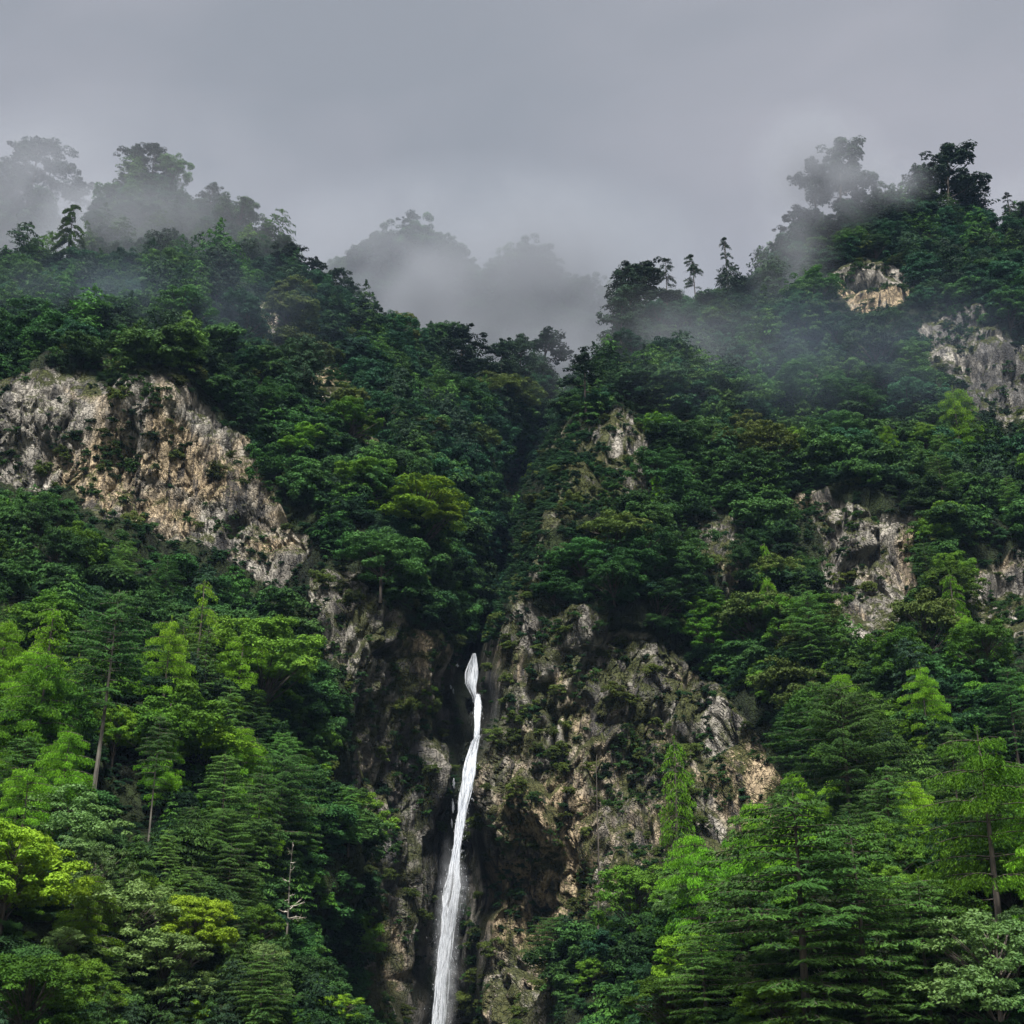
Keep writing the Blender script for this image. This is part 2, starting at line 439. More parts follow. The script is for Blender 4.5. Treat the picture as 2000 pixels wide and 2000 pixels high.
    mossy = smooth(px, 560, 760) * (1 - smooth(px, 1420, 1560)) * (.55 + .45 * smooth(py, 900, 1200)) - .4 * tn.clip(0, 1) + 1.3 * np.exp(-(((px - 1120) / 130) ** 2 + ((py - 970) / 120) ** 2))
    g2 = lambda x, y, a_, b_: np.exp(-((px - x) / a_) ** 2 - ((py - y) / b_) ** 2)
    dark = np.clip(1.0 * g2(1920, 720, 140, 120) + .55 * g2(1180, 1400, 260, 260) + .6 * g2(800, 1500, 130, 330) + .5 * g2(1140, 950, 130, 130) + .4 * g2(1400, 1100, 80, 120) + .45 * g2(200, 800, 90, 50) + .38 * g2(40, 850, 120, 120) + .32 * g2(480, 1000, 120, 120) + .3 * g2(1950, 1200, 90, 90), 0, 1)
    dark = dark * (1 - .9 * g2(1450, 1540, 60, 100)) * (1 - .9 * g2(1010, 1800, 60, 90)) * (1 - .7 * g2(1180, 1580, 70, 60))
    # back of the mountain
    back = []
    nb = 16
    ctop = G[0].copy()
    out = ctop[:, :2] / np.linalg.norm(ctop[:, :2], axis=1)[:, None]
    for k in range(nb, 0, -1):
        b = ctop.copy(); b[:, :2] += out * (k * 5.0 + .12 * k * k); b[:, 2] -= .25 * k * k * 3 * .6 + k * .5
        b[:, 2] = np.maximum(b[:, 2], -12)
        b += 1.5 * fbm(b / 12, 2, 3)[:, None] * min(1, k / 3)
        back.append(b)
    Gb = np.concatenate([np.array(back), G], 0)
    z = np.zeros((nb, len(cols)))
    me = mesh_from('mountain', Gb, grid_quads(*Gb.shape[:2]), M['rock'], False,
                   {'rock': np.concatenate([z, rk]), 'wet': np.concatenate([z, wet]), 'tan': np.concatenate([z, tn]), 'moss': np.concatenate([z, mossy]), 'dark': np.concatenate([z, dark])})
    o = link('mountain', me); o['kind'] = 'structure'
    S = Sheet(); S.cols = cols; S.top = top; S.BOT = BOT; S.G = G; S.px = px; S.py = py; S.rk = rk; S.n = nrm; S.D = D; S.ch = ch; S.nr = 600
    return S

def build_far(name, topc, D0, D1, bot, seed):
    topc = np.array(topc, float)
    cols = np.arange(topc[0, 0], topc[-1, 0], 6.0)
    rows = np.linspace(0, 1, 90)
    top = np.interp(cols, topc[:, 0], topc[:, 1])
    py = top[None] + (bot - top[None]) * rows[:, None]
    px = np.broadcast_to(cols[None], py.shape).copy()
    D = D0 + (D1 - D0) * rows[:, None] + 0 * px
    G = P(px, py, D)
    n = grid_normals(G)
    if n[40, 20, 1] > 0: n = -n
    G = G + n * (9 * fbm(G / 35, 4, seed))[..., None]
    back = []
    ctop = G[0]; out = ctop[:, :2] / np.linalg.norm(ctop[:, :2], axis=1)[:, None]
    for k in range(10, 0, -1):
        b = ctop.copy(); b[:, :2] += out * k * 9; b[:, 2] -= k * k * 1.2
        back.append(b)
    Gb = np.concatenate([np.array(back), G], 0)
    z = np.zeros(Gb.shape[:2])
    me = mesh_from(name, Gb, grid_quads(*Gb.shape[:2]), M['rock'], True, {'rock': z, 'wet': z, 'tan': z})
    o = link(name, me); o['kind'] = 'structure'
    S = Sheet(); S.cols = cols; S.top = top; S.BOT = bot; S.G = G; S.px = px; S.py = py; S.rk = z[10:]; S.n = n; S.D = D; S.nr = 90
    return S

MAIN = build_main()
FAR = build_far('mountain', [(380,640),(500,600),(640,545),(700,522),(740,500),(800,470),(860,500),(900,530),(950,548),(990,520),(1040,520),(1080,560),(1150,585),(1230,600),(1350,590),(1500,620)], 620, 560, 900, 5)
LFAR = build_far('mountain', [(-500,400),(-200,395),(0,398),(60,410),(130,440),(180,470),(260,520),(330,600)], 455, 410, 800, 8)

# valley floor: one sheet under everything
def build_ground():
    xs = np.linspace(-690, 690, 140); ys = np.linspace(-640, 740, 140)
    X, Y = np.meshgrid(xs, ys)
    Z = -1.7 + .25 * fbm(np.stack([X / 14, Y / 14, X * 0], -1), 3, 2)
    G = np.stack([X, Y, Z], -1)
    m, nt, nd, lk = newmat('grass_ground')
    geo = N(nt, 'ShaderNodeNewGeometry'); n = N(nt, 'ShaderNodeTexNoise'); n.inputs['Scale'].default_value = .3; n.inputs['Detail'].default_value = 6
    lk.new(geo.outputs['Position'], n.inputs['Vector'])
    bs = N(nt, 'ShaderNodeBsdfPrincipled'); bs.inputs['Roughness'].default_value = .95
    lk.new(mixc(nt, ramp(nt, n.outputs[0], .35, .65), (.03, .045, .014), (.07, .065, .035)), bs.inputs['Base Color'])
    out = N(nt, 'ShaderNodeOutputMaterial'); lk.new(bs.outputs[0], out.inputs[0])
    q = grid_quads(140, 140)[:, ::-1]
    o = link('ground', mesh_from('ground', G, q, m, True)); o['kind'] = 'structure'
build_ground()

def surf(S, px, py):
    """point of the displaced sheet at a picture position"""
    ci = int(np.clip(np.searchsorted(S.cols, px), 0, len(S.cols) - 1))
    t = (py - S.top[ci]) / (S.BOT - S.top[ci])
    ri = int(np.clip(round(t * (S.nr - 1)), 0, S.nr - 1))
    return S.G[ri, ci], S.n[ri, ci], S.rk[ri, ci]

def project(p):
    zc = p[1] * CP + p[2] * SP; yc = -p[1] * SP + p[2] * CP
    return 1000 + F * p[0] / zc, 1000 - F * yc / zc, zc

def place_top(S, px, ytop, H):
    """find where a tree H tall must stand on the sheet for its tip to be seen at (px, ytop)"""
    best = None
    Y1 = (1000 - ytop) / F
    y = ytop + 4
    h0 = None
    while y < S.BOT - 5:
        bx = px
        for _ in range(2):
            p, n, r = surf(S, bx, y)
            _, ppy, zc = project(p)
            Yb = (1000 - ppy) / F
            h = zc * (Y1 - Yb) / (CP - Y1 * SP)
            bx = 1000 + (px - 1000) * (1 + max(h, 0) * SP / zc)
        e = abs(h - H)
        if best is None or e < best[0]: best = (e, p.copy(), h)
        if h > H * 1.6: break
        y += 3
    return best[1], best[2]

# ------------------------------------------------------------------ plants
def rnd(n, a=-1, b=1): return RNG.uniform(a, b, n)

def clump_leaves(cx, r, flat, nleaf, size, aspect=.55, up=.5, seedless=None):
    d = unit(RNG.normal(size=(nleaf, 3)))
    d[:, 2] = np.where(d[:, 2] < -.25, -d[:, 2] * .6, d[:, 2])
    rad = r * (1 - .38 * RNG.random(nleaf) ** 1.6)
    c = cx + d * rad[:, None] * np.array([1, 1, flat])
    nrm = unit(d + np.array([0, 0, up]) + .55 * RNG.normal(size=(nleaf, 3)))
    al = RNG.normal(size=(nleaf, 3)) + d * .8 - np.array([0, 0, .3])
    s = size * RNG.uniform(.65, 1.35, nleaf)
    return leaf_quads(c, nrm, al, s, s * aspect, -.08)

def trunk_path(H, lean=.03, wig=.02, n=9):
    t = np.linspace(0, 1, n)
    a = random.uniform(0, 6.28)
    x = lean * H * t * math.cos(a) + wig * H * np.sin(t * 5 + a) * t
    y = lean * H * t * math.sin(a) + wig * H * np.cos(t * 4 + a) * t - wig * H * math.cos(a) * t * 0
    return np.stack([x, y, H * t], -1)

def at_path(path, z):
    return np.array([np.interp(z, path[:, 2], path[:, 0]), np.interp(z, path[:, 2], path[:, 1]), z])

def make_broad(H=8, W=7, cb=.3, ncl=70, nleaf=420, size=.22, cr=1.0, flat=.62, lumps=5, up=.5, tr=.16, open_=0.0):
    tm = MB(); cm = MB()
    path = trunk_path(H * .8)
    tm.tube(path - np.array([0, 0, .0]), np.linspace(tr, tr * .3, len(path)), 7)
    # a few big lobes, so that the outline is uneven
    lob = []
    for i in range(lumps):
        a = i * 2.4 + random.uniform(-.4, .4); rr = W * .5 * random.uniform(.25, .62)
        zz = H * random.uniform(cb + .22, .84)
        lob.append((np.array([rr * math.cos(a), rr * math.sin(a), zz]), W * .5 * random.uniform(.38, .62)))
    lob.append((np.array([random.uniform(-.3, .3), random.uniform(-.3, .3), H * .84 - W * .02]), W * .5 * random.uniform(.35, .5)))
    for i in range(ncl):
        c0, r0 = lob[i % len(lob)]
        d = unit(RNG.normal(size=3)); d[2] = abs(d[2]) * 1.0 - .35
        d = unit(d)
        c = c0 + d * r0 * np.array([1, 1, .8]) * random.uniform(.75, 1.08)
        c[2] = min(max(c[2], H * cb), H - cr * .4)
        r = cr * random.uniform(.6, 1.25)
        v, q = clump_leaves(c, r, flat * random.uniform(.8, 1.25), int(nleaf * r * r / (cr * cr)), size, up=up)
        cm.add(v, q)
        if i % 3 == 0:
            z0 = max(H * .12, min(H * .75, c[2] - random.uniform(.2, .45) * H)); p0 = at_path(path, z0)
            mid = (p0 + c) / 2 + np.array([0, 0, .25 * r]) + rnd(3) * .15
            tm.tube([p0, mid, c], [tr * .42, tr * .26, tr * .08], 4)
    return cm, tm

def make_fir(H=15, W=8, bare=.2, dens=1.0, size=.42, prof='cone', droop=.12, hang=False, nb=6, step=.62, tr=.22, top_flat=.0, gaps=.12, wd=.3):
    tm = MB(); C=[]; Nn=[]; A=[]; Ls=[]
    path = trunk_path(H, .015, .006)
    tm.tube(path, np.linspace(tr, tr * .14, len(path)), 7)
    z = H * bare
    while z < H * .985:
        u = (z - H * bare) / (H * (1 - bare))
        if prof == 'cone': L = W * .5 * (1 - u) ** .8 * (.75 + .25 * math.sin(min(1, u * 5) * 1.57)) + .3
        elif prof == 'dome': L = W * .5 * math.sqrt(max(0, 1 - (u * .98) ** 2.2)) * (.55 + .45 * min(1, u * 3)) + .25
        else: L = W * .5 * (.35 + .65 * min(1, u * 2.2)) * (1 - max(0, u - .7) / .3 * .65) + .2
        n = nb if L > 1.2 else 4
        a0 = random.uniform(0, 6.28)
        for k in range(n):
            if random.random() < gaps: continue
            az = a0 + k * 6.283 / n + random.uniform(-.35, .35)
            l = L * random.uniform(.62, 1.12)
            h = np.array([math.cos(az), math.sin(az), 0]); s = np.array([-h[1], h[0], 0])
            p0 = at_path(path, z + random.uniform(-.2, .2))
            rise = .10 * l * (1 if u > .2 else .3)
            T = np.linspace(0, 1, 5)
            bp = p0 + h * l * T[:, None] + np.array([0, 0, 1]) * (rise * T * 1.6 - droop * l * T * T * 1.6)[:, None]
            tm.tube(bp, np.linspace(tr * .22, .015, 5), 4)
            m = max(10, int(26 * dens * l * (1 if not hang else 1.2)))
            t = .12 + .9 * RNG.random(m) ** .8
            side = rnd(m) * (.16 + .34 * np.maximum(1 - t, 0) ** .7) * min(l, 3.2) * (.9 if not hang else .7)
            c = p0 + h * l * t[:, None] + s * side[:, None]
            c[:, 2] += rise * t * 1.6 - droop * l * t * t * 1.6 - abs(side) * .30 + rnd(m) * .09
            if hang:
                dl = RNG.uniform(.0, .75, m) * (.4 + .6 * min(1, l / 2.5)); c[:, 2] -= dl
                nr = unit(RNG.normal(size=(m, 3)) + np.array([0, 0, .25]) + h * .5)
                al = np.tile([0, 0, -1.0], (m, 1)) + .35 * RNG.normal(size=(m, 3)) + h * .35
            else:
                nr = np.tile([0, 0, .8], (m, 1)) + .42 * RNG.normal(size=(m, 3)) + h * .6 + s * (np.sign(side) * .35)[:, None]
                al = h * .9 + s * (np.sign(side) * .9)[:, None] + .25 * RNG.normal(size=(m, 3)) - np.array([0, 0, .15])
            C.append(c); Nn.append(nr); A.append(al); Ls.append(size * RNG.uniform(.6, 1.3, m) * (.7 + .3 * min(1, l / 2)))
        z += step * random.uniform(.75, 1.25) * (.6 + .4 * (1 - u))
    # leader
    m = 60
    c = np.stack([rnd(m) * .12, rnd(m) * .12, H * (.94 + .07 * RNG.random(m))], -1) + np.array([path[-1, 0], path[-1, 1], 0])
    C.append(c); Nn.append(RNG.normal(size=(m, 3))); A.append(np.tile([0, 0, 1.0], (m, 1)) + .5 * RNG.normal(size=(m, 3))); Ls.append(np.full(m, size * .6))
    Ls = np.concatenate(Ls)
    cm = MB(); cm.add(*leaf_quads(np.concatenate(C), np.concatenate(Nn), np.concatenate(A), Ls, Ls * wd, -.06))
    return cm, tm

def make_pine(H=10, W=6, pads=9, size=.34, bare=.45, tr=.17, sparse=1.0, low=False):
    """crooked ridge pine: bare limbs carrying flat pads of needles"""
    tm = MB(); cm = MB()
    path = trunk_path(H * .95, .07, .02)
    tm.tube(path, np.linspace(tr, tr * .35, len(path)), 6)
    for zt in (.97, .90, .84):
        p_ = at_path(path, H * min(zt, .945)) ; p_[2] = H * zt - .2
        for j in range(3): cm.add(*clump_leaves(p_ + rnd(3) * W * .05, W * random.uniform(.06, .12), .6, int(95 * sparse), size, .45, .6))
    for i in range(pads):
        u = bare + (.95 - bare) * (i + random.random() * .6) / pads
        a = i * 2.4 + random.uniform(-.5, .5)
        rr = W * .5 * (1 - .55 * (u - bare) / (1 - bare)) * random.uniform(.45, 1.0) if i < pads - 2 else W * .1
        z = min(H * u, H * .96)
        p0 = at_path(path, max(H * .2, z - rr * .35 - .05 * H))
        c = p0 + np.array([rr * math.cos(a), rr * math.sin(a), rr * .32])
        c[2] = min(c[2], H * .93)
        mid = (p0 + c) / 2 + np.array([0, 0, -.05 * rr])
        tm.tube([p0, mid, c], [tr * .45, tr * .3, tr * .12], 4)
        for j in range(13):
            cc = c + np.array([random.gauss(0, 1) * W * .12, random.gauss(0, 1) * W * .12, random.gauss(0, .3)])
            v, q = clump_leaves(cc, W * random.uniform(.04, .13), .6, int(95 * sparse), size, .45, .6)
            cm.add(v, q)
    return cm, tm

def make_sparse(H=12, W=5, size=.3, weep=.5):
    """thin, half bare conifer with drooping limbs"""
    tm = MB(); cm = MB()
    path = trunk_path(H, .02, .008)
    tm.tube(path, np.linspace(.16, .04, len(path)), 6)
    for i in range(46):
        u = random.uniform(.22, .99); a = random.uniform(0, 6.28)
        l = W * .5 * (1.1 - .6 * u) * random.uniform(.5, 1.1)
        p0 = at_path(path, u * H); h = np.array([math.cos(a), math.sin(a), 0])
        T = np.linspace(0, 1, 5)
        bp = p0 + h * l * T[:, None] + np.array([0, 0, 1]) * (.18 * l * T - weep * l * T * T)[:, None]
        tm.tube(bp, np.linspace(.05, .012, 5), 4)
        if random.random() < .8:
            m = int(75 * l)
            t = RNG.uniform(.25, 1.0, m)
            c = p0 + h * l * t[:, None] + np.array([0, 0, 1]) * (.18 * l * t - weep * l * t * t)[:, None] + rnd((m, 3)) * .2
            v, q = leaf_quads(c, RNG.normal(size=(m, 3)) + [0, 0, .6], h - np.array([0, 0, .7]) + .5 * RNG.normal(size=(m, 3)), size * RNG.uniform(.6, 1.2, m), size * .28)
            cm.add(v, q)
    v, q = clump_leaves(np.array([path[-1, 0], path[-1, 1], H - .25]), .55, .5, 160, size, .4, .6); cm.add(v, q)
    return cm, tm

def make_snag(H=12, nb=16, L=2.6, tr=.16, crook=.02):
    tm = MB()
    path = trunk_path(H, .05, crook, 12)
    tm.tube(path, np.linspace(tr, tr * .2, len(path)), 7)
    out = []
    for i in range(nb):
        bm = MB()
        u = random.uniform(.35, .97); a = random.uniform(0, 6.28); l = L * random.uniform(.3, 1) * (1.15 - .6 * u)
        p0 = at_path(path, u * H); h = np.array([math.cos(a), math.sin(a), random.uniform(-.15, .45)])
        T = np.linspace(0, 1, 6)
        bp = p0 + h * l * T[:, None] + np.cumsum(rnd((6, 3)) * .05 * l, 0)
        bm.tube(bp, np.linspace(tr * .32, .012, 6), 4)
        for j in range(4):
            k = random.randint(2, 4); e = bp[k] + (h * .5 + rnd(3) * .7) * l * .3
            bm.tube([bp[k], (bp[k] + e) / 2 + rnd(3) * .04, e], [tr * .14, tr * .09, .008], 3)
        out.append(bm)
    return out, tm

PROTO = {}
def proto(kind, maker, cmat, tmat, H, n=2, cname='crown', tname='trunk', **kw):
    L = []
    for i in range(n):
        c, t = maker(H=H, **kw)
        cs = [x.build(cname, M[cmat]) for x in (c if isinstance(c, list) else [c])]
        L.append((cs, t.build(tname, M[tmat]), H))
    PROTO[kind] = (L, cname, tname)

proto('fir', make_fir, 'fir', 'bark', 15, 3, W=8.5, bare=.22, prof='dome', size=.29, dens=2.0, nb=6, step=.85, droop=.12, gaps=.2)
proto('cedar', make_fir, 'fir', 'bark', 14, 2, W=12, bare=.30, prof='dome', size=.30, dens=2.2, nb=8, step=.9, droop=.09, gaps=.14)
proto('spire', make_fir, 'fir', 'bark_grey', 18, 2, W=6.0, bare=.42, prof='cone', size=.38, dens=1.0, nb=5, step=.6, gaps=.2)
proto('tall', make_fir, 'fir', 'bark_grey', 20, 1, W=8.5, bare=.52, prof='dome', size=.30, dens=1.8, nb=6, step=.9, droop=.12, gaps=.2, tr=.23)
proto('larch', make_fir, 'larch', 'bark', 14, 3, W=9, bare=.16, prof='dome', size=.28, dens=3.8, nb=6, step=1.25, droop=.20, hang=True, gaps=.24, wd=.26)
proto('weep', make_fir, 'larch', 'bark', 12, 2, W=5.2, bare=.14, prof='dome', size=.32, dens=2.2, nb=4, step=1.15, droop=.36, hang=True, gaps=.28, wd=.26)
proto('broad', make_broad, 'broad', 'bark', 9, 3, W=8.5, cb=.18, ncl=150, nleaf=150, size=.23, cr=.68, flat=.75, lumps=8)
proto('bright', make_broad, 'bright', 'bark', 9, 2, W=8.5, cb=.2, ncl=150, nleaf=150, size=.23, cr=.68, flat=.7, lumps=8)
proto('pale', make_broad, 'pale', 'bark', 8, 2, W=8, cb=.1, ncl=150, nleaf=120, size=.22, cr=.62, flat=.75, lumps=8)
proto('canopy', make_broad, 'shrub', 'bark', 9, 3, W=9, cb=.15, ncl=130, nleaf=130, size=.26, cr=.74, flat=.75, lumps=8)
proto('ridge_canopy', make_broad, 'upland_shade', 'bark', 9, 3, W=8, cb=.12, ncl=130, nleaf=110, size=.29, cr=.72, flat=.85, lumps=9)  # crown colour carries the painted haze and cloud shade
proto('olive', make_broad, 'shrub_olive', 'bark', 7, 2, W=8, cb=.1, ncl=120, nleaf=100, size=.30, cr=.72, flat=.75, lumps=8)
proto('pine', make_pine, 'pine', 'bark', 11, 4, W=7, pads=11, size=.36, bare=.35, sparse=.6)
proto('pine_thin', make_pine, 'pine', 'bark', 11, 3, W=5.5, pads=7, size=.34, bare=.5, sparse=.5)
proto('ridge_fir', make_fir, 'pine', 'bark', 13, 2, W=9, bare=.12, prof='dome', size=.6, dens=.8, nb=6, step=.8, droop=.12, gaps=.15)
proto('sparse', make_sparse, 'pine', 'bark', 13, 2, W=6, size=.30, weep=.55)
proto('drooper', make_sparse, 'fir', 'bark', 13, 1, W=8, size=.5, weep=.9)
proto('snag', make_snag, 'bark_pale', 'bark_grey', 12, 2, cname='branch')
proto('pole', make_snag, 'bark', 'bark', 14, 1, cname='branch', nb=12, L=1.5)

TREES = []     # (root, px, ytop, spec)
def add_tree(kind, p, H, label, cat='tree', group=None, name=None, sx=1.0, tilt=0.0, var=None, rz=None):
    L, cn, tn = PROTO[kind]
    cme, tme, h0 = L[(var if var is not None else random.randrange(len(L))) % len(L)]
    nm = name or {'fir': 'fir_tree', 'cedar': 'cedar_tree', 'spire': 'fir_tree', 'tall': 'fir_tree', 'larch': 'larch_tree', 'weep': 'larch_tree', 'broad': 'broadleaf_tree',
                  'bright': 'broadleaf_tree', 'pale': 'broadleaf_tree', 'canopy': 'broadleaf_tree', 'ridge_canopy': 'broadleaf_tree', 'olive': 'broadleaf_tree', 'pine': 'pine_tree',
                  'pine_thin': 'pine_tree', 'ridge_fir': 'fir_tree', 'sparse': 'pine_tree', 'drooper': 'conifer_tree', 'snag': 'dead_tree', 'pole': 'dead_tree'}[kind]
    o = bpy.data.objects.new(nm, None); COL.objects.link(o)
    o.empty_display_size = .5
    s = H / h0
    o.location = (float(p[0]), float(p[1]), float(p[2]) - .25)
    o.scale = (s * sx, s * sx, s)
    o.rotation_euler = (random.uniform(-.02, .02), tilt, random.uniform(0, 6.28) if rz is None else rz)
    tag(o, label, cat, group)
    link(tn, tme, o)
    for cm_ in cme: link(cn, cm_, o)
    return o

def T(kind, px, ytop, H, label, sx=1.0, S=None, **kw):
    p, h = place_top(S or MAIN, px, ytop, H)
    return add_tree(kind, p, h if h > H * .5 else H, label, sx=sx, **kw)

